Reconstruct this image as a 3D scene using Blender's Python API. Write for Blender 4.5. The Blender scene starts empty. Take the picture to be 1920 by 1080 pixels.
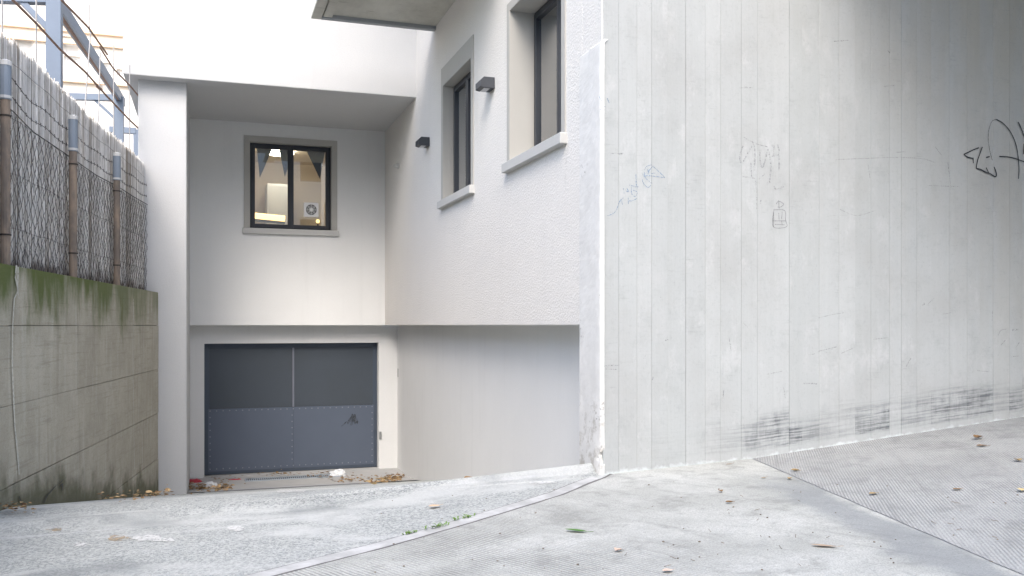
import bpy, bmesh, math, random
from mathutils import Vector, Matrix, noise
R = math.radians
random.seed(7)
sc = bpy.context.scene
COL = sc.collection

# ------------------------------------------------------------------ camera
# Eye level is z = 0.  +Y runs along the side wall of the building, +X along its front.
F, CX, HV = 1700.0, 960.0, 610.0           # focal length in photo pixels, image centre, horizon row
TH = R(18.54)
cam_d = bpy.data.cameras.new('camera')
cam = bpy.data.objects.new('camera', cam_d); COL.objects.link(cam)
cam.location = (0, 0, 0); cam.rotation_euler = (R(90), 0, -TH)
cam_d.sensor_width = 36; cam_d.lens = 36 * F / 1920
cam_d.shift_y = (HV - 540) / 1920
cam_d.clip_start = 0.05; cam_d.clip_end = 3000
sc.camera = cam

# ------------------------------------------------------------------ sky, sun, exposure
SUN_EL, SUN_AZ = R(43), R(-156)            # azimuth measured from +Y clockwise: behind the camera, to its left
w = bpy.data.worlds.new('World'); sc.world = w; w.use_nodes = True
wn = w.node_tree.nodes; wl = w.node_tree.links
sky = wn.new('ShaderNodeTexSky'); sky.sky_type = 'NISHITA'; sky.sun_disc = False
sky.sun_elevation = SUN_EL; sky.sun_rotation = SUN_AZ
sky.air_density = 1.0; sky.dust_density = 2.6; sky.ozone_density = 1.0
bg = wn['Background']; bg.inputs[1].default_value = 0.15
wl.new(sky.outputs[0], bg.inputs[0])
sun_d = bpy.data.lights.new('sun', 'SUN'); sun_d.energy = 0.65; sun_d.angle = R(27); sun_d.color = (1, .985, .965)
sun = bpy.data.objects.new('sun', sun_d); COL.objects.link(sun)
sdir = Vector((math.sin(SUN_AZ) * math.cos(SUN_EL), math.cos(SUN_AZ) * math.cos(SUN_EL), math.sin(SUN_EL)))
sun.rotation_euler = sdir.to_track_quat('Z', 'Y').to_euler()
sun.location = sdir * 30
vs = sc.view_settings
vs.view_transform = 'Standard'; vs.look = 'None'; vs.gamma = 1; vs.exposure = 1.65; vs.use_curve_mapping = False
sc.cycles.use_denoising = True
sc.cycles.max_bounces = 8; sc.cycles.diffuse_bounces = 5; sc.cycles.transparent_max_bounces = 16

# ------------------------------------------------------------------ pixel of the photograph -> point on a real plane
FW = Vector((math.sin(TH), math.cos(TH), 0)); RT = Vector((math.cos(TH), -math.sin(TH), 0))
def ray(u, v): return FW + RT * ((u - CX) / F) + Vector((0, 0, (HV - v) / F))
def on_y(u, v, Y): d = ray(u, v); return d * (Y / d.y)
def on_x(u, v, X): d = ray(u, v); return d * (X / d.x)

# main planes
X0, X1 = 2.706, 2.966                      # side wall, upper and (set back) lower
YB, YB1 = 14.5, 14.8                       # back wall of the recess, upper and lower
YF, YP, YC, YN = 12.2, 12.4, 6.03, 6.38    # upper block front, pillar front, concrete wall front, side wall near end
ZC = 3.12                                  # recess ceiling

def smin(a, b, k=.12):
    h = max(k - abs(a - b), 0) / k
    return min(a, b) - h * h * k * .25
def fold_x(y): return 3.97 + (y - 6.03) * (.71 / 3.09)
def ground_z(x, y):
    zc = -1.084 + .04 * (max(x, -1.2) - 2.706)
    f = x - fold_x(y)
    if f > 0: zc += .046 * f
    pl = -.06 - .17 * y + 1.5 * max(0, x - 2.70) * (1 if y < 6.6 else 0)
    z = smin(zc, pl, .06)
    return -smin(-z, 2.365, .05)
def on_g(u, v, lift=0):
    d = ray(u, v); lo, hi = .5, 60.
    f = lambda k: d.z * k - ground_z(d.x * k, d.y * k)
    k = lo; step = .02
    while k < hi and f(k) > 0: k += step
    a, b = k - step, k
    for _ in range(30):
        m = (a + b) / 2
        if f(m) > 0: a = m
        else: b = m
    p = d * a; p.z = ground_z(p.x, p.y) + lift
    return p

# ------------------------------------------------------------------ helpers: objects
def link(name, me, m=None, parent=None):
    o = bpy.data.objects.new(name, me); COL.objects.link(o)
    if m is not None and me is not None:
        for mm in (m if isinstance(m, (list, tuple)) else [m]): me.materials.append(mm)
    if parent is not None: attach(o, parent)
    return o
def world_loc(o):
    t = o.location.copy()
    while o.parent: t = t + o.parent.location; o = o.parent
    return t
def attach(o, parent):
    o.parent = parent
    o.matrix_parent_inverse = Matrix.Translation(-Vector(parent.get('_org', (0, 0, 0))))
def tag(o, label=None, cat=None, group=None, kind=None):
    if label: o['label'] = label
    if cat: o['category'] = cat
    if group: o['group'] = group
    if kind: o['kind'] = kind
    return o
def thing(name, label, cat, loc=(0, 0, 0), group=None):
    o = bpy.data.objects.new(name, None); COL.objects.link(o); o.location = loc
    o['_org'] = tuple(loc); o.empty_display_size = .1
    return tag(o, label, cat, group)
def finish(bm, name, m, parent=None, smooth=False, bevel=0, seg=2):
    bmesh.ops.recalc_face_normals(bm, faces=bm.faces)
    me = bpy.data.meshes.new(name); bm.to_mesh(me); bm.free()
    if smooth:
        for p in me.polygons: p.use_smooth = True
    o = link(name, me, m, parent)
    if bevel:
        b = o.modifiers.new('bevel', 'BEVEL'); b.width = bevel; b.segments = seg; b.limit_method = 'ANGLE'; b.angle_limit = R(40)
    return o
def add_box(bm, x0, x1, y0, y1, z0, z1):
    v = [bm.verts.new(p) for p in ((x0,y0,z0),(x1,y0,z0),(x1,y1,z0),(x0,y1,z0),(x0,y0,z1),(x1,y0,z1),(x1,y1,z1),(x0,y1,z1))]
    for f in ((0,3,2,1),(4,5,6,7),(0,1,5,4),(1,2,6,5),(2,3,7,6),(3,0,4,7)): bm.faces.new([v[i] for i in f])
    return v
def box(name, x0, x1, y0, y1, z0, z1, m, parent=None, bevel=0):
    bm = bmesh.new(); add_box(bm, min(x0,x1), max(x0,x1), min(y0,y1), max(y0,y1), min(z0,z1), max(z0,z1))
    return finish(bm, name, m, parent, bevel=bevel)
def add_tube(bm, pts, r, n=6, cap=True):
    pts = [Vector(p) for p in pts]; rings = []
    for i, p in enumerate(pts):
        t = (pts[min(i+1, len(pts)-1)] - pts[max(i-1, 0)]).normalized()
        a = t.orthogonal().normalized() if abs(t.z) > .9 else t.cross(Vector((0,0,1))).normalized()
        if abs(t.z) > .9: a = (Vector((1,0,0)) - t * t.x).normalized()
        b = t.cross(a); rr = r[i] if isinstance(r, (list, tuple)) else r
        rings.append([bm.verts.new(p + (a * math.cos(2*math.pi*k/n) + b * math.sin(2*math.pi*k/n)) * rr) for k in range(n)])
    for i in range(len(rings)-1):
        for k in range(n): bm.faces.new((rings[i][k], rings[i][(k+1)%n], rings[i+1][(k+1)%n], rings[i+1][k]))
    if cap: bm.faces.new(rings[0][::-1]); bm.faces.new(rings[-1])
def tube(name, pts, r, m, parent=None, n=10, smooth=True):
    bm = bmesh.new(); add_tube(bm, pts, r, n); return finish(bm, name, m, parent, smooth=False)
def add_obb(bm, p, q, wx, wz, up=Vector((0,0,1))):
    """square bar from p to q"""
    p, q = Vector(p), Vector(q); t = (q-p).normalized()
    if abs(t.dot(up)) > .95: up = Vector((0,1,0))
    a = t.cross(up).normalized(); b = a.cross(t).normalized()
    vs_ = [bm.verts.new(c + a*sx*wx/2 + b*sz*wz/2) for c in (p, q) for sx, sz in ((-1,-1),(1,-1),(1,1),(-1,1))]
    for f in ((0,1,2,3),(7,6,5,4),(0,4,5,1),(1,5,6,2),(2,6,7,3),(3,7,4,0)): bm.faces.new([vs_[i] for i in f])
def bar(name, p, q, wx, wz, m, parent=None, bevel=0):
    bm = bmesh.new(); add_obb(bm, p, q, wx, wz); return finish(bm, name, m, parent, bevel=bevel)
def holed(name, axis, t0, t1, us, zs, hole, m, parent=None, bevel=0):
    """wall of thickness t0..t1 across `axis`, grid us x zs along it, hole(i, j) True leaves a cell open; only outer faces made"""
    bm = bmesh.new(); cache = {}
    def V(t, u, z):
        k = (round(t,5), round(u,5), round(z,5))
        if k not in cache: cache[k] = bm.verts.new((u, t, z) if axis == 'y' else (t, u, z))
        return cache[k]
    nu, nz = len(us)-1, len(zs)-1
    sol = lambda i, j: 0 <= i < nu and 0 <= j < nz and not hole(i, j)
    for i in range(nu):
        for j in range(nz):
            if not sol(i, j): continue
            a, b, c, d = us[i], us[i+1], zs[j], zs[j+1]
            bm.faces.new((V(t0,a,c), V(t0,b,c), V(t0,b,d), V(t0,a,d))); bm.faces.new((V(t1,a,c), V(t1,a,d), V(t1,b,d), V(t1,b,c)))
            if not sol(i-1,j): bm.faces.new((V(t0,a,c), V(t0,a,d), V(t1,a,d), V(t1,a,c)))
            if not sol(i+1,j): bm.faces.new((V(t0,b,c), V(t1,b,c), V(t1,b,d), V(t0,b,d)))
            if not sol(i,j-1): bm.faces.new((V(t0,a,c), V(t1,a,c), V(t1,b,c), V(t0,b,c)))
            if not sol(i,j+1): bm.faces.new((V(t0,a,d), V(t0,b,d), V(t1,b,d), V(t1,a,d)))
    return finish(bm, name, m, parent, bevel=bevel)

# ------------------------------------------------------------------ helpers: materials
class M:
    def __init__(s, name):
        s.m = bpy.data.materials.new(name); s.m.use_nodes = True; s.t = s.m.node_tree
        s.N = s.t.nodes; s.L = s.t.links; s.b = s.N['Principled BSDF']; s.out = s.N['Material Output']
        s.geo = None
    def _in(s, sock, v):
        if v is None: return
        if isinstance(v, bpy.types.NodeSocket): s.L.new(v, sock)
        elif isinstance(v, (tuple, list)) and len(v) == 3 and sock.type == 'RGBA': sock.default_value = (*v, 1)
        else: sock.default_value = v
    def pos(s):
        if s.geo is None: s.geo = s.N.new('ShaderNodeNewGeometry')
        return s.geo.outputs['Position']
    def xyz(s, v=None):
        n = s.N.new('ShaderNodeSeparateXYZ'); s._in(n.inputs[0], v if v is not None else s.pos()); return n.outputs
    def math(s, op, a, b=None, c=None, clamp=False):
        n = s.N.new('ShaderNodeMath'); n.operation = op; n.use_clamp = clamp
        for i, q in enumerate((a, b, c)): s._in(n.inputs[i], q)
        return n.outputs[0]
    def vmul(s, v, k):
        n = s.N.new('ShaderNodeVectorMath'); n.operation = 'MULTIPLY'; s._in(n.inputs[0], v); n.inputs[1].default_value = k; return n.outputs[0]
    def vadd(s, v, k):
        n = s.N.new('ShaderNodeVectorMath'); n.operation = 'ADD'; s._in(n.inputs[0], v); s._in(n.inputs[1], k); return n.outputs[0]
    def dot(s, v, k):
        n = s.N.new('ShaderNodeVectorMath'); n.operation = 'DOT_PRODUCT'; s._in(n.inputs[0], v); n.inputs[1].default_value = k; return n.outputs['Value']
    def comb(s, x, y, z):
        n = s.N.new('ShaderNodeCombineXYZ')
        for i, q in enumerate((x, y, z)): s._in(n.inputs[i], q)
        return n.outputs[0]
    def noise(s, scale, v=None, detail=4, rough=.55, dist=0):
        n = s.N.new('ShaderNodeTexNoise'); s._in(n.inputs['Vector'], v if v is not None else s.pos())
        n.inputs['Scale'].default_value = scale; n.inputs['Detail'].default_value = detail
        n.inputs['Roughness'].default_value = rough; n.inputs['Distortion'].default_value = dist
        return n.outputs[0]
    def voro(s, scale, v=None, feat='F1', out='Distance', rnd=1):
        n = s.N.new('ShaderNodeTexVoronoi'); n.feature = feat; s._in(n.inputs['Vector'], v if v is not None else s.pos())
        n.inputs['Scale'].default_value = scale; n.inputs['Randomness'].default_value = rnd; return n.outputs[out]
    def ramp(s, v, a, b, c0=0., c1=1.):
        n = s.N.new('ShaderNodeMapRange'); n.interpolation_type = 'SMOOTHSTEP'; s._in(n.inputs[0], v)
        for i, q in enumerate((a, b, c0, c1)): s._in(n.inputs[i+1], q)
        return n.outputs[0]
    def mix(s, f, a, b, mode='MIX'):
        n = s.N.new('ShaderNodeMix'); n.data_type = 'RGBA'; n.blend_type = mode
        s._in(n.inputs[0], f); s._in(n.inputs[6], a); s._in(n.inputs[7], b); return n.outputs[2]
    def rnd(s):
        return s.N.new('ShaderNodeObjectInfo').outputs['Random']
    def bump(s, h, strength=.3, dist=.01, prev=None):
        n = s.N.new('ShaderNodeBump'); n.inputs['Strength'].default_value = strength; n.inputs['Distance'].default_value = dist
        s._in(n.inputs['Height'], h)
        if prev is not None: s.L.new(prev, n.inputs['Normal'])
        return n.outputs[0]
    def done(s, col=None, rough=None, nrm=None, metal=None, spec=None):
        s._in(s.b.inputs['Base Color'], col); s._in(s.b.inputs['Roughness'], rough); s._in(s.b.inputs['Normal'], nrm)
        s._in(s.b.inputs['Metallic'], metal); s._in(s.b.inputs['Specular IOR Level'], spec)
        return s.m

def mk_plain(name, c, rough=.6, metal=0, var=.08, scale=6, bump=0):
    k = M(name); n = k.noise(scale, detail=5)
    col = k.mix(n, tuple(q*(1-var) for q in c), tuple(min(1, q*(1+var)) for q in c))
    return k.done(col, rough, k.bump(k.noise(180, detail=2), bump, .004) if bump else None, metal)

def mk_stucco(name, c, grain=130, strength=.5, dist=.006, stain=.05):
    k = M(name)
    g = k.math('ADD', k.noise(grain, detail=3, rough=.6), k.math('MULTIPLY', k.voro(grain*.8), .6))
    big = k.ramp(k.noise(.9, detail=5, rough=.6), .3, .75)
    p = k.xyz()
    streak = k.ramp(k.noise(1, k.vmul(k.pos(), (7, 7, .5)), detail=4), .52, .8)
    col = k.mix(big, tuple(q*(1-stain) for q in c), c)
    col = k.mix(k.math('MULTIPLY', streak, stain*2.2), col, tuple(q*.55 for q in c))
    col = k.mix(k.math('MULTIPLY', k.ramp(g, .5, 1.1), .12), col, tuple(q*.7 for q in c))
    return k.done(col, .93, k.bump(g, strength, dist, k.bump(k.noise(2.2, detail=2), .12, .05)), spec=.2)

def mk_boards():
    k = M('board_formed_concrete'); x, y, z = k.xyz(); r = k.rnd()
    seed = k.math('MULTIPLY', r, 37.)
    v = k.comb(k.math('ADD', x, seed), y, z)
    base = k.mix(r, (.42, .44, .438), (.468, .486, .484))
    st = k.noise(1, k.vmul(v, (26, 26, .8)), detail=6, rough=.65)
    cl = k.noise(1.3, detail=6, rough=.6)
    col = k.mix(k.ramp(st, .3, .75), k.mix(.08, base, (.25, .25, .245)), base)
    col = k.mix(k.math('MULTIPLY', k.ramp(cl, .42, .75), .45), col, (.35, .35, .34))
    col = k.mix(k.math('MULTIPLY', k.ramp(k.noise(3.2, detail=5), .55, .8), .4), col, (.48, .49, .49))
    # cement laitance specks, pin holes, scratches
    pit = k.ramp(k.voro(34), .0, .10, 1, 0); pitm = k.ramp(k.noise(2.2, k.vadd(k.pos(), (7,3,1))), .58, .66)
    col = k.mix(k.math('MULTIPLY', k.math('MULTIPLY', pit, pitm), .6), col, (.2, .2, .19))
    sc1 = k.noise(1, k.vmul(k.vadd(k.pos(), (3, 0, 9)), (3.5, 1, 55)), detail=5, rough=.7, dist=.3)
    scm = k.ramp(k.noise(1.5, k.vadd(k.pos(), (1, 8, 2))), .5, .68)
    col = k.mix(k.math('MULTIPLY', k.math('MULTIPLY', k.ramp(sc1, .64, .74), scm), .4), col, (.26, .27, .27))
    # height over the pavement at the foot
    zg = k.math('ADD', k.math('ADD', k.math('MULTIPLY', k.math('SUBTRACT', x, 2.706), .04), -1.084),
                k.math('MULTIPLY', k.math('MAXIMUM', k.math('SUBTRACT', x, 3.97), 0), .046))
    h = k.math('SUBTRACT', z, zg)
    hv = k.comb(x, y, k.math('SUBTRACT', h, k.math('MULTIPLY', r, .006)))
    tyre = k.noise(1, k.vmul(hv, (1.6, 1, 44)), detail=8, rough=.74, dist=.35)
    band = k.math('MULTIPLY', k.ramp(h, .05, .09), k.ramp(h, k.math('ADD', .17, k.math('MULTIPLY', r, .10)), k.math('ADD', .30, k.math('MULTIPLY', r, .12)), 1, 0))
    along = k.ramp(x, 3.3, 4.1, .15, 1)
    patch = k.ramp(k.noise(5, k.comb(k.math('ADD', x, seed), 0, z), detail=3), .25, .6, .5, 1.3)
    t = k.math('MULTIPLY', k.math('MULTIPLY', k.math('ADD', k.math('MULTIPLY', k.ramp(tyre, .42, .62), .75), k.math('MULTIPLY', k.ramp(k.noise(1, k.vmul(v, (22, 1, 6)), detail=6, rough=.7), .35, .7), .30)), band), k.math('MULTIPLY', along, patch), clamp=True)
    t = k.math('MULTIPLY', t, k.ramp(k.math('FRACT', k.math('MULTIPLY', r, 7.31)), .1, .9, .35, 1.0))
    mott = k.noise(1, k.vmul(v, (4.5, 4.5, 3.6)), detail=9, rough=.76)
    col = k.mix(k.math('MULTIPLY', k.ramp(mott, .50, .70), .34), col, (.30, .315, .312))
    col = k.mix(k.math('MULTIPLY', k.ramp(k.noise(1, k.vmul(k.vadd(v, (5, 5, 5)), (4, 4, 2.4)), detail=9, rough=.76), .52, .70), .5), col, (.54, .55, .55))
    brown_tint = k.math('MULTIPLY', k.ramp(k.math('ADD', k.math('MULTIPLY', k.math('SUBTRACT', x, 4.0), .22), k.math('MULTIPLY', z, .16)), .25, 1.0), k.ramp(k.noise(1, k.vmul(v, (3, 3, .6)), detail=5), .25, .65, .35, 1))  # browner towards the upper right, broken up by noise
    col = k.mix(k.math('MULTIPLY', brown_tint, .8), col, k.mix(.7, col, (.40, .355, .27)))
    gr = k.noise(1, k.vmul(v, (55, 55, 38)), detail=5, rough=.8)
    col = k.mix(k.math('MULTIPLY', k.ramp(gr, .52, .74), .35), col, (.25, .26, .265))
    hz = k.noise(1, k.vmul(v, (7, 7, 90)), detail=4, rough=.7)
    col = k.mix(k.math('MULTIPLY', k.math('MULTIPLY', k.ramp(hz, .56, .7), k.ramp(mott, .42, .6)), .35), col, (.27, .28, .285))
    dots = k.math('MULTIPLY', k.ramp(k.voro(11), .0, .055, 1, 0), k.ramp(k.noise(5, k.vadd(k.pos(), (2, 9, 4))), .5, .6))
    col = k.mix(k.math('MULTIPLY', dots, .7), col, (.15, .15, .15))
    col = k.mix(k.math('MULTIPLY', t, .92), col, (.10, .11, .12))
    wl_ = k.ramp(k.math('ADD', h, k.math('MULTIPLY', k.noise(11, detail=5, rough=.7), .11)), .055, .085, 1, 0)
    col = k.mix(k.math('MULTIPLY', wl_, .75), col, (.66, .71, .71))
    b = k.bump(k.noise(1, k.vmul(v, (60, 60, 3)), detail=5, rough=.7), .25, .004, k.bump(k.noise(60, detail=4), .2, .003))
    return k.done(col, .82, b, spec=.3)

def mk_retain():
    k = M('mossy_cast_concrete'); x, y, z = k.xyz(); r = k.rnd()
    base = k.mix(r, (.43, .40, .33), (.48, .45, .375))
    cl = k.noise(2.2, detail=7, rough=.65)
    col = k.mix(k.ramp(cl, .3, .72), k.mix(.45, base, (.26, .24, .185)), base)
    st = k.noise(1, k.vmul(k.pos(), (9, 6, .7)), detail=6, rough=.65)
    col = k.mix(k.math('MULTIPLY', k.ramp(st, .5, .72), .55), col, (.52, .505, .44))
    st2 = k.noise(1, k.vmul(k.vadd(k.pos(), (4, 2, 1)), (14, 9, .5)), detail=5, rough=.6)
    col = k.mix(k.math('MULTIPLY', k.ramp(st2, .56, .74), .5), col, (.22, .20, .155))
    fine = k.noise(90, detail=4, rough=.7)
    col = k.mix(k.math('MULTIPLY', k.ramp(fine, .45, .7), .35), col, (.17, .16, .13))
    hb = k.noise(1, k.vmul(k.vadd(k.pos(), (1, 1, 4)), (2.5, 1.6, 46)), detail=5, rough=.7)
    col = k.mix(k.math('MULTIPLY', k.ramp(hb, .52, .68), .4), col, (.24, .22, .17))
    col = k.mix(k.math('MULTIPLY', k.ramp(k.noise(14, detail=7, rough=.75), .5, .68), .4), col, (.50, .47, .39))
    # moss hanging from the coping and at the foot
    m1 = k.noise(1, k.vmul(k.vadd(k.pos(), (9, 1, 3)), (3.0, 2.2, .8)), detail=7, rough=.66)
    top = k.math('ADD', k.math('MULTIPLY', m1, 1.5), k.math('MULTIPLY', k.math('SUBTRACT', z, .42), .95))
    near = k.ramp(y, 12.2, 9.0, .55, 1)
    mo = k.math('MULTIPLY', k.ramp(top, .30, .74), near)
    col = k.mix(k.math('MULTIPLY', mo, .9), col, (.075, .105, .018))
    zg = k.math('SUBTRACT', -.06, k.math('MULTIPLY', y, .17))
    foot = k.math('SUBTRACT', k.math('MULTIPLY', k.noise(3.2, detail=5), .75), k.math('SUBTRACT', z, zg))
    col = k.mix(k.math('MULTIPLY', k.ramp(foot, .05, .35), .75), col, (.055, .06, .022))
    b = k.bump(k.noise(1, k.vmul(k.pos(), (20, 14, 60)), detail=5, rough=.7), .3, .006, k.bump(fine, .3, .004))
    return k.done(col, .9, b, spec=.2)

def mk_asphalt():
    k = M('worn_asphalt'); x, y, z = k.xyz()
    sp = k.noise(150, detail=3, rough=.8); v1 = k.voro(95, out='Color')
    g = k.xyz(v1)[0]
    col = k.mix(k.ramp(g, .1, .9), (.20, .215, .21), (.47, .485, .465))
    col = k.mix(k.ramp(sp, .35, .7, 0, .7), col, (.50, .51, .495))
    col = k.mix(k.math('MULTIPLY', k.ramp(k.voro(140), .0, .22, 1, 0), .4), col, (.08, .09, .105))
    big = k.noise(.8, k.vmul(k.pos(), (1, 2.2, 1)), detail=6, rough=.6, dist=.6)
    col = k.mix(k.math('MULTIPLY', k.ramp(big, .47, .62), .75), col, (.54, .55, .53))
    sw = k.noise(1, k.vmul(k.pos(), (.5, 4.5, 4.5)), detail=6, rough=.65, dist=1.2)
    col = k.mix(k.math('MULTIPLY', k.ramp(sw, .56, .68), .55), col, (.58, .585, .585))
    dk = k.noise(1.1, k.vadd(k.pos(), (5, 2, 0)), detail=5)
    col = k.mix(k.math('MULTIPLY', k.ramp(dk, .52, .70), .6), col, (.19, .205, .205))
    b = k.bump(k.math('ADD', sp, g), .5, .006)
    return k.done(col, .9, b, spec=.25)

def mk_pave(name, rib, spacing, c0, c1, ribmin, seedv, dark=None, wobble=.06, depth=.65):
    """ribbed concrete: grooves across direction `rib` (unit, xy)"""
    k = M(name); x, y, z = k.xyz()
    wob = k.math('MULTIPLY', k.math('SUBTRACT', k.noise(1.4, detail=4, rough=.5), .5), wobble)
    d = k.math('ADD', k.dot(k.pos(), (-rib[1], rib[0], 0)), wob)
    ph = k.math('MULTIPLY', d, 2*math.pi/spacing)
    wv = k.math('ADD', k.math('MULTIPLY', k.math('SINE', ph), .5), .5)
    worn = k.ramp(k.noise(1.3, k.vadd(k.pos(), (seedv, 3, 0)), detail=6, rough=.65), .36, .58, ribmin, 1)
    if dark: worn = k.math('MULTIPLY', worn, k.ramp(k.math('ADD', k.math('SUBTRACT', x, k.math('MULTIPLY', y, .35)), k.math('MULTIPLY', k.noise(1.2, detail=5), 1.6)), 2.1, .5, .08, 1))
    groove = k.math('MULTIPLY', k.ramp(wv, .15, .7, 1, 0), worn)
    cl = k.noise(1.1, k.vadd(k.pos(), (seedv, 0, 2)), detail=7, rough=.62)
    fine = k.noise(120, detail=4, rough=.7)
    col = k.mix(k.ramp(cl, .32, .7), c0, c1)
    strk = k.noise(1, k.comb(k.math('MULTIPLY', d, 16), k.math('MULTIPLY', k.dot(k.pos(), (rib[0], rib[1], 0)), 1.2), 0), detail=5, rough=.6)
    col = k.mix(k.math('MULTIPLY', k.ramp(strk, .5, .75), .4), col, tuple(q*.6 for q in c0))
    col = k.mix(k.math('MULTIPLY', k.ramp(fine, .40, .64), .5), col, tuple(q*.5 for q in c0))
    col = k.mix(k.math('MULTIPLY', groove, depth), col, tuple(q*.42 for q in c0))
    blot = k.noise(4.5, k.vadd(k.pos(), (seedv*2, 5, 1)), detail=7, rough=.7)
    col = k.mix(k.math('MULTIPLY', k.ramp(blot, .48, .68), .6), col, tuple(q*.58 for q in c0))
    col = k.mix(k.math('MULTIPLY', k.ramp(k.noise(150, detail=3, rough=.85), .52, .70), .6), col, tuple(q*.42 for q in c0))
    col = k.mix(k.math('MULTIPLY', k.ramp(k.noise(48, k.vadd(k.pos(), (3, seedv, 0)), detail=4, rough=.8), .54, .70), .45), col, tuple(q*.5 for q in c0))
    spk = k.ramp(k.voro(14), .0, .05, 1, 0)
    col = k.mix(k.math('MULTIPLY', spk, .5), col, (.16, .15, .14))
    if dark:
        # damp stripe running beside the joint
        f = k.math('SUBTRACT', k.math('SUBTRACT', x, 2.585), k.math('MULTIPLY', y, .2298))
        ds = k.math('ADD', f, k.math('MULTIPLY', k.math('SUBTRACT', k.noise(1.8, detail=5), .5), .5))
        mk = k.math('MULTIPLY', k.math('MULTIPLY', k.ramp(ds, -.42, -.22), k.ramp(ds, -.06, .06, 1, 0)), k.ramp(y, 5.6, 4.7))
        col = k.mix(k.math('MULTIPLY', mk, .6), col, (.20, .215, .225))
    hgt = k.math('ADD', k.math('MULTIPLY', groove, -1.0), k.math('MULTIPLY', fine, .35))
    return k.done(col, .88, k.bump(hgt, .55, .006), spec=.25)

def mk_glass():
    k = M('window_glass'); k.N.remove(k.b)
    tr = k.N.new('ShaderNodeBsdfTransparent'); tr.inputs[0].default_value = (.86, .9, .89, 1)
    gl = k.N.new('ShaderNodeBsdfGlossy'); gl.inputs['Roughness'].default_value = .015; gl.inputs[0].default_value = (.95, .97, 1, 1)
    fr = k.N.new('ShaderNodeFresnel'); fr.inputs[0].default_value = 1.6
    mx = k.N.new('ShaderNodeMixShader')
    k.L.new(k.math('MULTIPLY', fr.outputs[0], 2.6, clamp=True), mx.inputs[0]); k.L.new(tr.outputs[0], mx.inputs[1]); k.L.new(gl.outputs[0], mx.inputs[2])
    k.L.new(mx.outputs[0], k.out.inputs[0]); return k.m

def mk_emit(name, c, s):
    k = M(name); k.done(c, .5); k.b.inputs['Emission Color'].default_value = (*c, 1); k.b.inputs['Emission Strength'].default_value = s; return k.m

def mk_paint(name, c, cover, scale=60, rough=.5):
    """worn paint or chalk: gaps in it show what lies beneath"""
    k = M(name); n = k.noise(scale, detail=5, rough=.75)
    k.done(c, rough); k._in(k.b.inputs['Alpha'], k.math('MULTIPLY', k.ramp(n, .62 - cover*.5, .75 - cover*.35), min(1, cover + .15)))
    return k.m

WHITE = mk_stucco('white_render', (.545, .55, .55), 90, .35, .005, .03)
SIDE = mk_stucco('warm_stucco', (.70, .68, .645), 70, .55, .008, .03)
BACK = mk_stucco('grey_render', (.73, .735, .725), 150, .2, .003, .04)
LOWER = mk_stucco('light_grey_render', (.685, .69, .685), 120, .25, .004, .045)
TRIM = mk_plain('window_surround_paint', (.41, .40, .37), .8, var=.04, bump=.1)
SILL = mk_plain('sill_stone', (.47, .47, .455), .7, var=.05, bump=.1)
ANTH = mk_plain('anthracite_metal', (.030, .034, .042), .42, .1, var=.1)
DOORM = mk_plain('slate_blue_sheet', (.088, .108, .148), .5, .15, var=.07, scale=3)
DOORF = mk_plain('slate_blue_frame', (.055, .072, .10), .5, .15, var=.08)
RIVET = mk_plain('rivet_steel', (.20, .22, .26), .5, .3)
BOARDS = mk_boards(); RETAIN = mk_retain(); ASPH = mk_asphalt(); GLASS = mk_glass()
PAVE = mk_pave('worn_ribbed_concrete', (.40, -.917), .024, (.43, .435, .405), (.61, .615, .58), 0.0, 2.0, True)
PAVE2 = mk_pave('ribbed_concrete', (.54, .842), .018, (.415, .42, .41), (.505, .51, .50), .35, 11.0, None, .022, .5)
def mk_mesh_panel():
    k = M('perforated_panel'); x, y, z = k.xyz()
    s = 2*math.pi/.012
    hole = k.math('MULTIPLY', k.math('SINE', k.math('MULTIPLY', x, s)), k.math('SINE', k.math('MULTIPLY', z, s)))
    col = k.mix(k.ramp(hole, .0, .4), (.062, .078, .10), (.026, .032, .040))
    col = k.mix(k.math('MULTIPLY', k.ramp(k.noise(1.4, detail=4), .4, .7), .4), col, (.042, .052, .062))
    return k.done(col, .55, None, .1)
MESHP = mk_mesh_panel()

def mk_slab():
    k = M('bare_slab_concrete'); n = k.noise(2.5, k.vmul(k.pos(), (1, .5, 1)), detail=7, rough=.65)
    col = k.mix(k.ramp(n, .3, .7), (.45, .44, .39), (.60, .59, .53))
    col = k.mix(k.math('MULTIPLY', k.ramp(k.noise(9, k.vmul(k.pos(), (.4, 2, 1)), detail=5), .6, .75), .5), col, (.2, .19, .16))
    return k.done(col, .85, k.bump(k.noise(40, detail=5), .25, .005))
SLABC = mk_slab()
PLAST = None
def mk_plaster():
    k = M('chipped_corner_plaster'); x, y, z = k.xyz()
    n = k.noise(5, detail=7, rough=.68)
    col = k.mix(k.ramp(n, .35, .7), (.60, .595, .575), (.68, .675, .655))
    pit = k.math('MULTIPLY', k.ramp(k.noise(34, detail=5, rough=.7), .56, .66), k.ramp(k.noise(3.5, k.vadd(k.pos(), (0, 2, 5))), .56, .66))
    col = k.mix(k.math('MULTIPLY', pit, .85), col, (.16, .15, .14))
    low = k.math('MULTIPLY', k.ramp(z, -.35, -.75), k.ramp(k.noise(9, detail=6, rough=.7), .48, .66))
    col = k.mix(k.math('MULTIPLY', low, .7), col, (.33, .31, .27))
    return k.done(col, .9, k.bump(n, .3, .008, k.bump(k.noise(70, detail=4), .3, .004)))
PLAST = mk_plaster()

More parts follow.
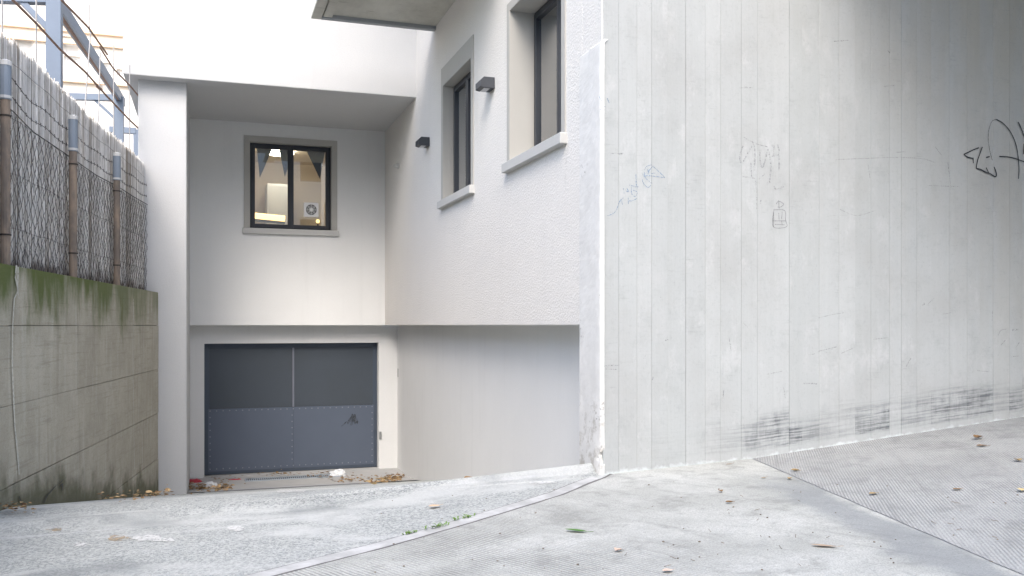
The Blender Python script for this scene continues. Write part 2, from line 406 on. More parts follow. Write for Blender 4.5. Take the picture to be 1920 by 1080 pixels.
# ================================================================== GROUND
def sheet(name, Lf, Rf, nt, ns, lift, m, tmap=lambda t: t):
    bm = bmesh.new(); g = []
    for i in range(nt+1):
        t = tmap(i/nt); a, b = Lf(t), Rf(t); row = []
        for j in range(ns+1):
            s = j/ns; p = a.lerp(b, s)
            row.append(bm.verts.new((p.x, p.y, ground_z(p.x, p.y) + lift)))
        g.append(row)
    for i in range(nt):
        for j in range(ns): bm.faces.new((g[i][j], g[i][j+1], g[i+1][j+1], g[i+1][j]))
    return finish(bm, name, m, smooth=True)
V2 = lambda x, y: Vector((x, y, 0))
wd = Vector((-.1316, -.9913, 0)); wn_ = Vector((.9913, -.1316, 0)); W0 = Vector((-.6, 12.4, 0))    # retaining wall: along, normal, far end
def wall_pt(t, off=0, z=0): return W0 + wd*t + wn_*off + Vector((0, 0, z))
def wall_t(u, off=0):
    d = ray(u, HV); p0 = W0 + wn_*off
    # p0 + wd t = k d
    det = wd.x*(-d.y) + d.x*wd.y
    return ((-p0.x)*(-d.y) + d.x*(-p0.y)) / det
# far terrain under everything
bm = bmesh.new(); v = [bm.verts.new(p) for p in ((-900,-900,-3.2),(900,-900,-3.2),(900,900,-3.2),(-900,900,-3.2))]; bm.faces.new(v)
tag(finish(bm, 'ground', mk_plain('far_ground', (.2,.19,.18), .95)), kind='structure')
o = sheet('asphalt_ramp', lambda t: V2(-12 if t > .45 else -3 - 9*t/.45, 13.05 - 26*t), lambda t: V2(3.2 if t < .265 else 14, 13.05 - 26*t), 130, 60, 0, ASPH)
tag(o, kind='structure')
# concrete pavement beside the ramp: its left edge follows the joint seen in the photograph
jpx = [(1122, 892), (1030, 926), (860, 977), (700, 1022), (450, 1085)]
jp = [on_g(*q) for q in jpx]; jp = [V2(p.x, p.y) for p in jp]
jdir = (jp[-1] - jp[-2]).normalized()
jp.append(jp[-1] + jdir*1.5); jp.append(jp[-2] + jdir*9)
def along(poly, t):
    L = [0]
    for a, b in zip(poly, poly[1:]): L.append(L[-1] + (b-a).length)
    s = t*L[-1]
    for i in range(len(poly)-1):
        if s <= L[i+1] or i == len(poly)-2: return poly[i].lerp(poly[i+1], (s-L[i])/(L[i+1]-L[i]))
def offs(poly, d):
    out = []
    for i, p in enumerate(poly):
        t = (poly[min(i+1, len(poly)-1)] - poly[max(i-1, 0)]).normalized(); out.append(p + Vector((-t.y, t.x, 0))*d)
    return out
ft = lambda t: V2(fold_x(6.03 - 14*t), 6.03 - 14*t)
jA, jB, jC = offs(jp, .0), offs(jp, .095), offs(jp, .125)
k_ = M('kerb_concrete'); n_ = k_.noise(6, detail=7, rough=.65)
KERB = k_.done(k_.mix(k_.ramp(n_, .35, .7), (.38, .38, .37), (.54, .54, .53)), .9, k_.bump(k_.noise(90, detail=4), .3, .004))
bmk = bmesh.new(); rows = []
for i in range(161):
    t = i/160; a, b = along(jA, t), along(jB, t); z0 = ground_z(a.x, a.y)
    wob = .006*noise.noise(Vector((t*90, 0, 0)))
    rows.append([bmk.verts.new((a.x, a.y, z0-.05)), bmk.verts.new((a.x+wob, a.y, z0+.008)), bmk.verts.new((b.x, b.y+wob, z0+.007)), bmk.verts.new((b.x, b.y, z0-.05))])
for i in range(160):
    for j in range(3): bmk.faces.new((rows[i][j], rows[i][j+1], rows[i+1][j+1], rows[i+1][j]))
tag(finish(bmk, 'kerb_strip', KERB), kind='structure')
ft0 = lambda t: ft(t) - Vector((.004 + .006*noise.noise(Vector((t*70, 1, 0))), 0, 0)); ft1 = lambda t: ft(t) + Vector((.005 + .006*noise.noise(Vector((t*60, 7, 0))), 0, 0))
o = sheet('concrete_pavement', lambda t: along(jC, t) + Vector((0, .012*noise.noise(Vector((t*60, 3, 0))), 0)), ft0, 240, 50, .008, PAVE); tag(o, kind='structure')
o = sheet('ribbed_pavement', ft1, lambda t: V2(16, 6.03 - 14*t), 240, 40, .009, PAVE2, lambda t: t); tag(o, kind='structure')
JNT = mk_plain('joint_tar', (.31, .31, .315), .9, var=.4, scale=14)
KJN = mk_plain('kerb_joint_dirt', (.13, .125, .12), .95, var=.5, scale=9)
for nm_, la, lb in (('kerb_joint', -.016, .004), ('kerb_joint', .09, .14)):
    a_, b_ = offs(jp, la), offs(jp, lb)
    tag(sheet(nm_, lambda t: along(a_, t), lambda t: along(b_, t), 160, 1, .0045, KJN), kind='structure')
o = sheet('pavement_joint', lambda t: ft(t) - Vector((.014, 0, 0)), lambda t: ft(t) + Vector((.014, 0, 0)), 90, 1, .005, JNT); tag(o, kind='structure')
# smooth screeded margins beside the joint and along the wall foot
SMOOTH = mk_plain('trowelled_concrete', (.47, .475, .48), .85, var=.1, bump=.1)
# garage forecourt with a drain
FORE = mk_plain('forecourt_screed', (.40, .40, .395), .85, var=.14, scale=3, bump=.15)
bm = bmesh.new()
f0 = [(-.27, 12.75), (.9, 12.95), (2.2, 13.1), (2.98, 13.2)]
top = [bm.verts.new((x, 15.2, -2.352)) for x, y in f0]; low = [bm.verts.new((x, y, -2.352 if y > 13.3 else ground_z(x, y)+.012)) for x, y in f0]
mid = [bm.verts.new((x, 13.75, -2.352)) for x, y in f0]
for i in range(3):
    bm.faces.new((low[i], low[i+1], mid[i+1], mid[i])); bm.faces.new((mid[i], mid[i+1], top[i+1], top[i]))
tag(finish(bm, 'forecourt', FORE), kind='structure')

# ================================================================== BUILDING
bld = thing('apartment_building', 'white rendered building with recessed garage, dark framed windows and balcony slab', 'building', (2.7, 13, -2.36))
# window openings
w1 = dict(y0=6.787, y1=8.115, z0=1.53, z1=2.97, d=.24)
w2 = dict(y0=9.435, y1=10.67, z0=1.50, z1=2.90, d=.13)
ys = [YN, w1['y0'], w1['y1'], w2['y0'], w2['y1'], 14.75]; zs = [0, w2['z0'], w1['z0'], w2['z1'], w1['z1'], 9.5]
def sidehole(i, j):
    return (i == 1 and j in (2, 3)) or (i == 3 and j in (1, 2))
holed('side_wall', 'x', X0, X0+.3, ys, zs, sidehole, SIDE, bld, bevel=.008)
box('lower_side_wall', X1, X1+.3, YN-.03, 15.1, -3.1, .03, LOWER, bld)
a = on_y(468, 262, YB); b = on_y(622, 433, YB)
wbx0, wbx1, wbz1, wbz0 = a.x, b.x, a.z - .02, b.z
holed('recess_back_wall', 'y', YB, YB+.3, [-.3, wbx0, wbx1, X0+.02], [0, wbz0, wbz1, ZC+.05], lambda i, j: i == 1 and j == 1, BACK, bld, bevel=.006)
dx0, dx1, dz1 = on_y(383, 640, YB1).x, on_y(710, 640, YB1).x, -.285
holed('garage_wall', 'y', YB1, YB1+.3, [-.3, dx0, dx1, X1+.05], [-3.1, -2.6, dz1, .03], lambda i, j: i == 1 and j <= 1, LOWER, bld, bevel=.006)
box('upper_block', -1.0, X0+.02, YF, 20, ZC, 9.5, WHITE, bld, bevel=.012)
box('corner_pillar', -.84, -.26, YP, 20, -3.1, ZC+.04, WHITE, bld, bevel=.012)
box('threshold', dx0-.02, dx1+.02, YB1-.03, YB1+.5, -2.5, -2.347, FORE, bld)
# balcony slab with its edge trims
sl = box('balcony_slab', 1.22, X0+.05, 8.0, 11.10, 3.745, 3.80, SLABC, bld)
box('edge_trim', 1.18, 1.30, 7.9, 11.14, 3.70, 3.735, SLABC, sl, bevel=.004)
box('edge_trim', 1.315, 1.42, 7.9, 11.06, 3.71, 3.76, SLABC, sl, bevel=.004)
box('edge_trim', 1.30, X0+.03, 11.06, 11.145, 3.70, 3.81, mk_plain('zinc_drip', (.30,.32,.33), .6), sl, bevel=.004)
box('balcony_slab', 1.2, X0+.05, 7.9, 11.14, 6.6, 6.8, SLABC, bld)  # unseen second slab, added to cast shadow on the walls below
# rooms behind the windows
ROOM = mk_plain('room_plaster', (.74, .65, .53), .9, var=.04)
def room(x0, x1, y0, y1, z0, z1, m, nm):
    bm = bmesh.new(); add_box(bm, x0, x1, y0, y1, z0, z1)
    kill = [f for f in bm.faces if (nm == 'y' and all(abs(vv.co.y-y0) < 1e-5 for vv in f.verts)) or (nm == 'x' and all(abs(vv.co.x-x0) < 1e-5 for vv in f.verts))]
    bmesh.ops.delete(bm, geom=kill, context='FACES')
    for f in bm.faces: f.normal_flip()
    return finish(bm, 'room_lining', m, bld)
room(-.24, X0, YB+.295, 17.6, .05, 3.05, ROOM, 'y')
room(X0+.295, 5.6, 6.5, 8.8, .3, 3.3, mk_plain('room_grey', (.5,.5,.48), .9), 'x')
room(X0+.295, 5.6, 8.9, 11.6, .3, 3.3, mk_plain('room_grey_far', (.5,.5,.48), .9), 'x')

def ring(bm, axis, t0, t1, a0, a1, b0, b1, wd_):
    """rectangular frame, bars of width wd_"""
    def bx(p0, p1, q0, q1):
        if axis == 'y': add_box(bm, p0, p1, t0, t1, q0, q1)
        else: add_box(bm, t0, t1, p0, p1, q0, q1)
    bx(a0, a0+wd_, b0, b1); bx(a1-wd_, a1, b0, b1); bx(a0+wd_, a1-wd_, b0, b0+wd_); bx(a0+wd_, a1-wd_, b1-wd_, b1)
def slabx(bm, axis, t0, t1, a0, a1, b0, b1):
    if axis == 'y': add_box(bm, a0, a1, t0, t1, b0, b1)
    else: add_box(bm, t0, t1, a0, a1, b0, b1)
def window(axis, face, d, a0, a1, b0, b1, sash, label, sur=.07, sill_out=.06, sur_top=None):
    """window in wall face at `face` (outside towards smaller coordinate), set back by d; sash: list of (a0, a1) of the panes"""
    bm = bmesh.new(); ring(bm, axis, face+d, face+d+.06, a0, a1, b0, b1, .045)
    for i, (s0, s1) in enumerate(sash): ring(bm, axis, face+d-.012-.004*i, face+d+.04, s0, s1, b0+.03, b1-.03, .055)
    wnd = finish(bm, 'window', ANTH, bld, bevel=.004); tag(wnd, label)
    for s0, s1 in sash:
        bm = bmesh.new(); slabx(bm, axis, face+d+.012, face+d+.018, s0+.05, s1-.05, b0+.08, b1-.08); finish(bm, 'pane', GLASS, wnd)
    # painted surround, slightly proud, with reveal lining
    bm = bmesh.new(); w_ = sur; st = sur_top or sur
    slabx(bm, axis, face-.012, face+.03, a0-w_, a0-.001, b0-.0, b1+st); slabx(bm, axis, face-.012, face+.03, a1+.001, a1+w_, b0-.0, b1+st)
    slabx(bm, axis, face-.0118, face+.03, a0, a1, b1+.001, b1+st-.0005)
    finish(bm, 'surround', TRIM, wnd)
    bm = bmesh.new(); th = .006
    slabx(bm, axis, face-.011, face+d, a0, a0+th, b0, b1); slabx(bm, axis, face-.011, face+d, a1-th, a1, b0, b1); slabx(bm, axis, face-.011, face+d, a0+th, a1-th, b1-th, b1)
    finish(bm, 'reveal', TRIM, wnd)
    bm = bmesh.new(); slabx(bm, axis, face-sill_out, face+d+.02, a0-w_-.02, a1+w_+.02, b0-.085, b0+.004); finish(bm, 'sill', SILL, wnd, bevel=.006)
    return wnd
mx = (wbx0+wbx1)/2
wb = window('y', YB, .10, wbx0, wbx1, wbz0, wbz1, [(wbx0+.03, mx+.01), (mx-.01, wbx1-.03)], 'two-sash dark window in the recess with fan in its right pane', .085, .05)
wA = window('x', X0, w1['d'], w1['y0'], w1['y1'], w1['z0'], w1['z1'], [(w1['y0']+.03, (w1['y0']+w1['y1'])/2+.01), ((w1['y0']+w1['y1'])/2-.01, w1['y1']-.03)], 'deep-set dark window nearest the concrete wall', .075)
wB = window('x', X0, w2['d'], w2['y0'], w2['y1'], w2['z0'], w2['z1'], [(w2['y0']+.03, (w2['y0']+w2['y1'])/2+.01), ((w2['y0']+w2['y1'])/2-.01, w2['y1']-.03)], 'narrow-looking dark window between the two wall lamps', .085, sur_top=.22)
DRIP = mk_paint('dirt_run', (.40, .38, .34), .22, 45)
for wq_, ww in ((wA, w1), (wB, w2)):
    rn_ = random.Random(int(ww['y0']*10)); bm = bmesh.new()
    for q_ in range(9):
        y_ = rn_.uniform(ww['y0']-.08, ww['y1']+.08) if q_ > 3 else (ww['y0']-.09, ww['y1']+.09)[q_ % 2] + rn_.uniform(-.02, .02)
        L_ = rn_.uniform(.15, .6); h_ = rn_.uniform(.006, .02); z_ = ww['z0']-.085
        pr_ = None
        for k_i in range(7):
            f_ = k_i/6; yy = y_ + .008*noise.noise(Vector((q_*3., f_*3, 0))); a_, b_ = bm.verts.new((X0-.0025-q_*.00015, yy-h_*(1-f_*.8), z_-L_*f_)), bm.verts.new((X0-.0025-q_*.00015, yy+h_*(1-f_*.8), z_-L_*f_))
            if pr_: bm.faces.new((pr_[0], a_, b_, pr_[1]))
            pr_ = (a_, b_)
    tag(finish(bm, 'dirt_runs', DRIP, wq_), kind='stuff')
# roller blinds and curtains
CURT = mk_plain('pale_curtain', (.40, .455, .45), .9, var=.05); CURT2 = mk_plain('grey_blind', (.40, .40, .38), .8)
def curtain(x, y0, y1, z0, z1, m, parent, waves=9, amp=.02):
    bm = bmesh.new(); n = waves*8; rows = []
    for i in range(n+1):
        y = y0 + (y1-y0)*i/n; xx = x + amp*math.sin(2*math.pi*i/8) + .008*math.sin(i*.37)
        rows.append((bm.verts.new((xx, y, z0)), bm.verts.new((xx, y, z1))))
    for i in range(n): bm.faces.new((rows[i][0], rows[i+1][0], rows[i+1][1], rows[i][1]))
    return finish(bm, 'curtain', m, parent, smooth=True)
curtain(X0+.40, w1['y0']-.1, w1['y1']+.15, w1['z0']-.05, w1['z1']+.1, CURT, wA, 12, .018)
curtain(X0+.36, w2['y0']+.55, w2['y1']+.2, w2['z0']-.1, w2['z1']+.1, CURT2, wB, 6, .018)
box('roller_blind', X0+.19, X0+.205, w2['y0']+.06, w2['y1']-.06, w2['z1']-.35, w2['z1']-.07, CURT2, wB)

# garage door -------------------------------------------------------
dY = YB1 + .14
gd_bm = bmesh.new(); ring(gd_bm, 'y', dY, dY+.08, dx0+.002, dx1-.002, -2.34, dz1-.004, .07)
gd = finish(gd_bm, 'garage_door', DOORF, bld, bevel=.004); tag(gd, 'slate blue garage door with perforated top and riveted lower sheet')
zsplit = on_y(545, 763, dY).z; xm = on_y(550, 700, dY).x
for (p0, p1) in ((dx0+.072, xm-.014), (xm+.014, dx1-.072)):
    box('perforated_panel', p0, p1, dY+.004, dY+.02, zsplit+.002, dz1-.076, MESHP, gd)
box('mullion', xm-.013, xm+.013, dY-.004, dY+.03, zsplit+.002, dz1-.076, mk_plain('mullion_paint', (.16,.17,.21), .5), gd, bevel=.003)
for (p0, p1) in ((dx0+.055, xm-.0015), (xm+.0015, dx1-.055)):
    box('sheet_panel', p0, p1, dY-.006, dY-.001, -2.29, zsplit, DOORM, gd)
bm = bmesh.new()
def rivet(x, z):
    c = bm.verts.new((x, dY-.014, z)); rr = [bm.verts.new((x + .011*math.cos(q*math.pi/3), dY-.0065, z + .011*math.sin(q*math.pi/3))) for q in range(6)]
    for q in range(6): bm.faces.new((c, rr[q], rr[(q+1) % 6]))
nx = 27
for i in range(nx):
    x = dx0+.085 + (dx1-dx0-.17)*i/(nx-1); rivet(x, zsplit-.03); rivet(x, -2.25)
for j in range(1, 9):
    z = -2.25 + (zsplit-.03+2.25)*j/9
    for x in (dx0+.085, xm-.02, dx1-.085): rivet(x, z)
tag(finish(bm, 'rivets', RIVET, gd), kind='stuff')
def blob(name, pts, m, parent, plane='y', off=0.):
    bm = bmesh.new(); bm.faces.new([bm.verts.new(p) for p in pts]); return finish(bm, name, m, parent)
STAIN = mk_paint('door_smudge', (.05, .058, .07), .55, 18)
c = on_y(660, 787, dY-.02)
for sx_, sz_, ang_, L_, W_ in ((.0, .0, 1.45, .20, .06), (.05, .01, 1.6, .17, .05), (-.05, -.02, 1.2, .12, .03), (-.12, -.06, .7, .14, .018), (.09, -.03, 1.5, .09, .03)):
    blob('smudge', [(c.x + sx_ + math.cos(ang_)*L_*.5*math.cos(q*math.pi/8) - math.sin(ang_)*W_*.5*math.sin(q*math.pi/8)*(1+.6*noise.noise(Vector((q*.7, sx_*9, 0)))), dY-.0075-sx_*.002, c.z + sz_ + math.sin(ang_)*L_*.5*math.cos(q*math.pi/8) + math.cos(ang_)*W_*.5*math.sin(q*math.pi/8)) for q in range(16)], STAIN, gd)
STEEL = mk_plain('lock_steel', (.35, .36, .36), .45, .7)
l0 = on_y(713, 815, YB1); box('key_switch', l0.x-.02, l0.x+.02, YB1-.02, YB1+.01, l0.z-.07, l0.z+.05, STEEL, bld, bevel=.004)
l1 = on_x(746, 700, X1); box('hinge_plate', X1-.012, X1+.01, 14.70, 14.74, l1.z-.06, l1.z+.08, STEEL, bld, bevel=.003)

box('backing', dx0-.1, dx1+.1, dY+.085, dY+.2, -2.6, .02, mk_plain('leak_block_dark', (.02, .02, .022), .9), gd)  # dark box added behind the door to stop light leaking through its gaps
# drain in front of the door
GRATE = mk_plain('galvanised_grate', (.42, .47, .52), .45, .5)
dr = thing('drain_grate', 'long galvanised drain grate in front of the garage door', 'drain', (1.2, 14.3, -2.35))
bm = bmesh.new(); ring_pts = on_g(480, 905); gx0, gx1 = .55, 1.95
add_box(bm, gx0, gx1, 14.20, 14.225, -2.351, -2.338); add_box(bm, gx0, gx1, 14.405, 14.43, -2.351, -2.338)
add_box(bm, gx0-.02, gx0, 14.20, 14.43, -2.351, -2.338); add_box(bm, gx1, gx1+.02, 14.20, 14.43, -2.351, -2.338)
finish(bm, 'frame', GRATE, dr)
n = 46
bar_me = None
for i in range(n):
    x = gx0 + .015 + (gx1-gx0-.03)*i/(n-1)
    if bar_me is None:
        bo = box('grate_bar', -.006, .006, 14.226, 14.404, -2.350, -2.339, GRATE, dr); bar_me = bo.data; bo.location.x = x
    else:
        bo = bpy.data.objects.new('grate_bar', bar_me); COL.objects.link(bo); attach(bo, dr); bo.location.x = x
box('channel', gx0, gx1, 14.226, 14.404, -2.3515, -2.349, mk_plain('drain_dark', (.10,.115,.13), .8), dr)

# ================================================================== BOARD-FORMED CONCRETE WALL
cw = thing('concrete_wall', 'tall board-formed concrete wall with faded graffiti and tyre scuffs', 'wall', (6, 6.2, -1.2))
CORE = mk_plain('wall_core', (.27, .27, .265), .9)
box('core', 2.73, 16, YC+.028, YN+.02, -1.7, 6.0, CORE, cw)
seam_u = [1160, 1194, 1222, 1252, 1286, 1322, 1351, 1390, 1420, 1451, 1480, 1504, 1536, 1573, 1603, 1633, 1668, 1690, 1719, 1746, 1781, 1813, 1837, 1862, 1893, 1917]
seams = [2.722] + [on_y(u, 610, YC).x for u in seam_u]
while seams[-1] < 9.5: seams.append(seams[-1] + random.uniform(.12, .19))
seams.append(16)
rb = random.Random(3)
for i, (p, q) in enumerate(zip(seams, seams[1:])):
    dy = rb.uniform(-.0025, .0025); g = rb.choice((.0006, .0008, .0010, .0022, .0012))
    box('board_strip', p + (.0 if i == 0 else g*.5), q - g*.5, YC+dy, YC+.03, -1.7, 6.0, BOARDS, cw, bevel=.0015 if g > .001 else 0)
# plastered, chipped end of the wall
bm = bmesh.new()
px0, px1, py0, py1, pz0, pz1 = 2.690, 2.724, YC-.012, 6.40, -1.6, 2.05
nz, ny = 150, 12
def pier_pt(s, z):
    """s runs round the visible faces: from back edge along -X face to the corner, then along the front"""
    L1 = py1-py0; L2 = px1-px0
    d = s*(L1+L2)
    if d < L1: p = Vector((px0, py1-d, z)); nrm = Vector((-1, 0, 0))
    else: p = Vector((px0+d-L1, py0, z)); nrm = Vector((0, -1, 0))
    edge = max(0, 1 - abs(d-L1)/.09)
    ro = noise.noise(Vector((p.y*14, p.x*14, z*9)))*.5 + noise.noise(Vector((p.y*40, p.x*40, z*30)))*.5
    dmg = max(0, 1-abs(z+.93)/.16)**.6 if abs(z+.93) < .16 else 0
    am = .003 + .006*edge*max(0, noise.noise(Vector((1, 2, z*3)))) + dmg*edge*.03
    q = p + nrm*(ro*am)
    if dmg > 0: q += Vector((.022, .03, 0))*dmg*edge*(abs(ro)*1.6+.25)
    if edge > 0: q += Vector((.006, .006, 0))*edge*edge
    if z > 1.9: q.x += max(0, (z-1.9))*.05*(1 if d < L1*.5 else .3)
    return q
g = []
ss = [0, .12, .25, .37, .48, .57, .65, .71, .76, .80, .84, .87, .885, .90, .93, .97, 1]
for i in range(nz+1):
    z = pz0 + (pz1-pz0)*i/nz
    g.append([bm.verts.new(pier_pt(s, z)) for s in ss])
for i in range(nz):
    for j in range(len(ss)-1): bm.faces.new((g[i][j], g[i][j+1], g[i+1][j+1], g[i+1][j]))
capv = [bm.verts.new((vv.co.x + .03, vv.co.y, pz1+.03)) for vv in g[-1]]
for j in range(len(ss)-1): bm.faces.new((g[-1][j], g[-1][j+1], capv[j+1], capv[j]))
tag(finish(bm, 'corner_plaster', PLAST, cw, smooth=False), 'white plastered corner strip with chipped lower edge')
box('wall_end', 2.708, 2.735, YC+.004, 6.40, 2.0, 6.0, SIDE, cw)

# graffiti and marks -------------------------------------------------
def stroke(bm, pts, wpx, Y=YC-.007):
    w_ = []
    P = [on_y(u, v_, Y) for u, v_ in pts]
    # smooth by Catmull-Rom
    Q = []
    for i in range(len(P)-1):
        p0, p1, p2, p3 = P[max(i-1,0)], P[i], P[i+1], P[min(i+2, len(P)-1)]
        for k in range(5):
            t = k/5; Q.append(.5*((2*p1) + (p2-p0)*t + (2*p0-5*p1+4*p2-p3)*t*t + (3*p1-p0-3*p2+p3)*t*t*t))
    Q.append(P[-1]); W = wpx*7.2/F
    prev = None
    for i, p in enumerate(Q):
        t = Q[min(i+1, len(Q)-1)] - Q[max(i-1, 0)]
        if t.length < 1e-6: continue
        t.normalize(); nn = Vector((-t.z, 0, t.x))*W*.5*(.85+.3*noise.noise(Vector((p.x*30, 0, p.z*30))))
        a, b = bm.verts.new(p+nn), bm.verts.new(p-nn)
        if prev: bm.faces.new((prev[0], a, b, prev[1]))
        prev = (a, b)
Zg = lambda ox, oy, s: (lambda pts: [(ox + x/s, oy + y/s) for x, y in pts])
INK = mk_paint('black_marker', (.012, .012, .014), 1.1, 200); INKT = mk_paint('faded_black_marker', (.05, .05, .05), .55, 160)
q = Zg(1780, 200, 6.75)
bm = bmesh.new()
for s, wd_ in (([(375,520),(300,548),(235,580),(182,603)], 2.6), ([(182,603),(235,640),(300,655)], 2.8), ([(302,645),(304,715)], 2.6),
           ([(418,508),(385,600),(355,690),(340,775)], 2.6), ([(340,782),(400,797),(450,825),(500,842)], 3.2), ([(465,770),(500,840)], 2.4),
           ([(500,838),(540,862),(580,886),(597,862),(585,810),(566,760)], 2.8), ([(465,643),(512,632)], 2.8), ([(632,630),(740,636),(830,655),(900,680),(1010,715)], 2.6),
           ([(597,163),(660,195),(720,250),(780,330),(830,440),(860,560),(876,700),(882,800),(874,915)], 2.6),
           ([(873,195),(915,290),(950,385)], 3.2), ([(945,470),(940,600)], 3.0), ([(950,385),(990,480),(1010,640),(1100,420),(1180,240)], 3.0)):
    stroke(bm, q(s), wd_)
tag(finish(bm, 'graffiti_tag', INK, cw), 'black marker tag with a large looped letter')
bm = bmesh.new(); stroke(bm, q([(597,163),(545,180),(515,240),(496,320),(493,420),(505,520),(522,600),(545,680)]), 1.8, YC-.0072)
finish(bm, 'graffiti_tag', INKT, cw)
BLUE = mk_paint('faded_blue_marker', (.20, .34, .52), .45, 140); q = Zg(1130, 280, 7.714)
bm = bmesh.new()
for s in ([(565,340),(620,410),(680,470),(715,490)], [(605,330),(612,385),(660,380),(900,408)], [(900,405),(800,310),(705,225)], [(705,225),(640,245),(600,300)],
          [(720,250),(670,310),(650,380)], [(650,280),(665,350)], [(705,350),(765,340)], [(575,430),(590,490),(650,550),(700,520)], [(380,515),(440,530),(520,545)],
          [(480,360),(488,540)], [(345,560),(375,610),(330,600)], [(415,540),(420,640),(470,680),(500,620),(440,590)], [(300,560),(310,640)], [(380,745),(440,740),(500,705)],
          [(300,700),(245,755),(215,840),(165,920),(70,960)], [(275,740),(285,800)], [(370,700),(372,790)]):
    stroke(bm, q(s), 1.9)
q = Zg(1080, 60, 2.571)
for s in ([(112,312),(128,345),(118,375)], [(150,318),(160,342)], [(120,350),(142,362)], [(128,330),(138,380)]): stroke(bm, q(s), 1.8)
tag(finish(bm, 'graffiti_tag', BLUE, cw), 'faint blue scribbled tag near the corner')
GREY = mk_paint('faded_grey_marker', (.25, .26, .28), .36, 110); q = Zg(1360, 240, 5.4)
bm = bmesh.new()
for s, wd_ in (([(185,90),(250,130),(330,165),(430,190)], 2.2), ([(180,180),(150,260),(150,335),(180,340),(230,250),(270,180)], 3), ([(285,140),(300,250),(290,430)], 4), ([(260,350),(265,500)], 3),
           ([(350,240),(352,330),(372,400),(400,340),(425,225)], 4), ([(430,215),(455,310),(460,430),(445,550)], 4), ([(470,185),(490,180),(488,290)], 3.4), ([(470,285),(540,270)], 2.4),
           ([(530,165),(545,250),(545,430)], 4), ([(175,490),(300,510)], 2.2), ([(305,530),(318,650),(318,820)], 2), ([(340,520),(400,465)], 2), ([(420,560),(455,545)], 4), ([(490,590),(520,620),(590,590)], 3.4), ([(360,730),(352,770)], 3)):
    stroke(bm, q(s), wd_)
finish(bm, 'graffiti_tag', GREY, cw).__setitem__('label', 'worn grey letters rubbed into the concrete')
SKET = mk_paint('sketch_marker', (.15, .15, .16), .5, 260)
bm = bmesh.new()
for s in ([(485,830),(600,835),(610,930),(620,1000),(500,1010),(478,950),(490,840)], [(480,940),(610,940)], [(540,860),(545,930)], [(575,850),(570,925)], [(515,770),(540,740),(590,770),(560,800),(530,800)], [(540,730),(545,820)], [(570,940),(575,985)], [(490,850),(488,1000)], [(500,975),(600,980)]):
    stroke(bm, q(s), 1.5)
finish(bm, 'graffiti_tag', SKET, cw).__setitem__('label', 'small dark sketch of a boxed figure')
SCR = mk_paint('scuff', (.20, .21, .22), .38, 90)
bm = bmesh.new()
q2 = Zg(1460, 560, 3.6); q1 = Zg(1060, 560, 3.0); q3 = Zg(1400, 60, 2.571); q7 = Zg(1080, 60, 2.571)
for qq, s, wd_ in ((q2,[(170,574),(215,572),(260,576)],2.4),(q2,[(200,380),(245,372)],1.6),(q2,[(270,355),(330,340),(392,325)],2),(q2,[(420,370),(500,335)],1.6),(q2,[(860,458),(892,402)],2.4),
                  (q2,[(640,275),(740,262)],1.5),(q2,[(270,130),(350,110),(440,95)],1.5),(q2,[(970,45),(985,30)],4.5),(q2,[(1000,45),(1050,-5)],1.2),(q2,[(1100,105),(1165,95)],1.3),(q2,[(1500,315),(1530,280)],2.4),
                  (q2,[(1600,330),(1625,295)],2.6),(q2,[(1340,485),(1430,495)],1.6),(q2,[(1575,212),(1620,208)],4),(q2,[(1480,250),(1500,215),(1535,205)],1.6),(q2,[(1440,150),(1445,80)],1.4),(q2,[(1580,390),(1620,388)],1.6),
                  (q1,[(205,400),(225,378),(305,375)],2),(q1,[(225,395),(290,398)],1.3),(q1,[(487,460),(498,438)],2.6),(q1,[(922,222),(932,290)],2),(q1,[(560,235),(580,230)],3),(q1,[(1000,135),(1025,160)],1.4),(q1,[(1135,425),(1220,408)],1.6),
                  (q1,[(888,560),(890,515)],2.2),(q1,[(1228,500),(1238,565)],1.6),(q1,[(440,340),(452,318)],1.6),(q3,[(430,615),(560,610),(700,605),(840,610),(910,630)],1.3),(q3,[(450,855),(530,885),(620,860)],1.2),(q3,[(970,630),(985,750)],2),
                  (q3,[(910,555),(940,595)],2),(q3,[(585,640),(595,705)],1.6),(q3,[(720,580),(770,577)],1.8),(q3,[(870,740),(1020,745)],1.3),(q3,[(660,262),(710,258)],1.4),(q3,[(680,88),(693,103)],3),(q3,[(420,45),(490,40)],1.6),
                  (q7,[(168,585),(228,585)],1.8),(q7,[(205,588),(225,586)],3),(q7,[(785,270),(850,268)],1.4),(q7,[(810,262),(830,268)],1.6)):
    stroke(bm, qq(s), wd_, YC-.0066)
tag(finish(bm, 'scuff_marks', SCR, cw), kind='stuff')

# unseen deck added above the ribbed pavement to shadow the wall's upper right
DECK = mk_slab()
od = thing('shadow_deck', 'unseen concrete deck added over the pavement to shadow the board-formed wall', 'deck', (9, 4, 3.6))
box('deck_slab', 4.5, 16, 1.2, YC+.02, 4.1, 4.4, DECK, od)
box('edge_beam', 4.2, 4.5, 1.2, YC-.02, 3.95, 4.6, DECK, od)

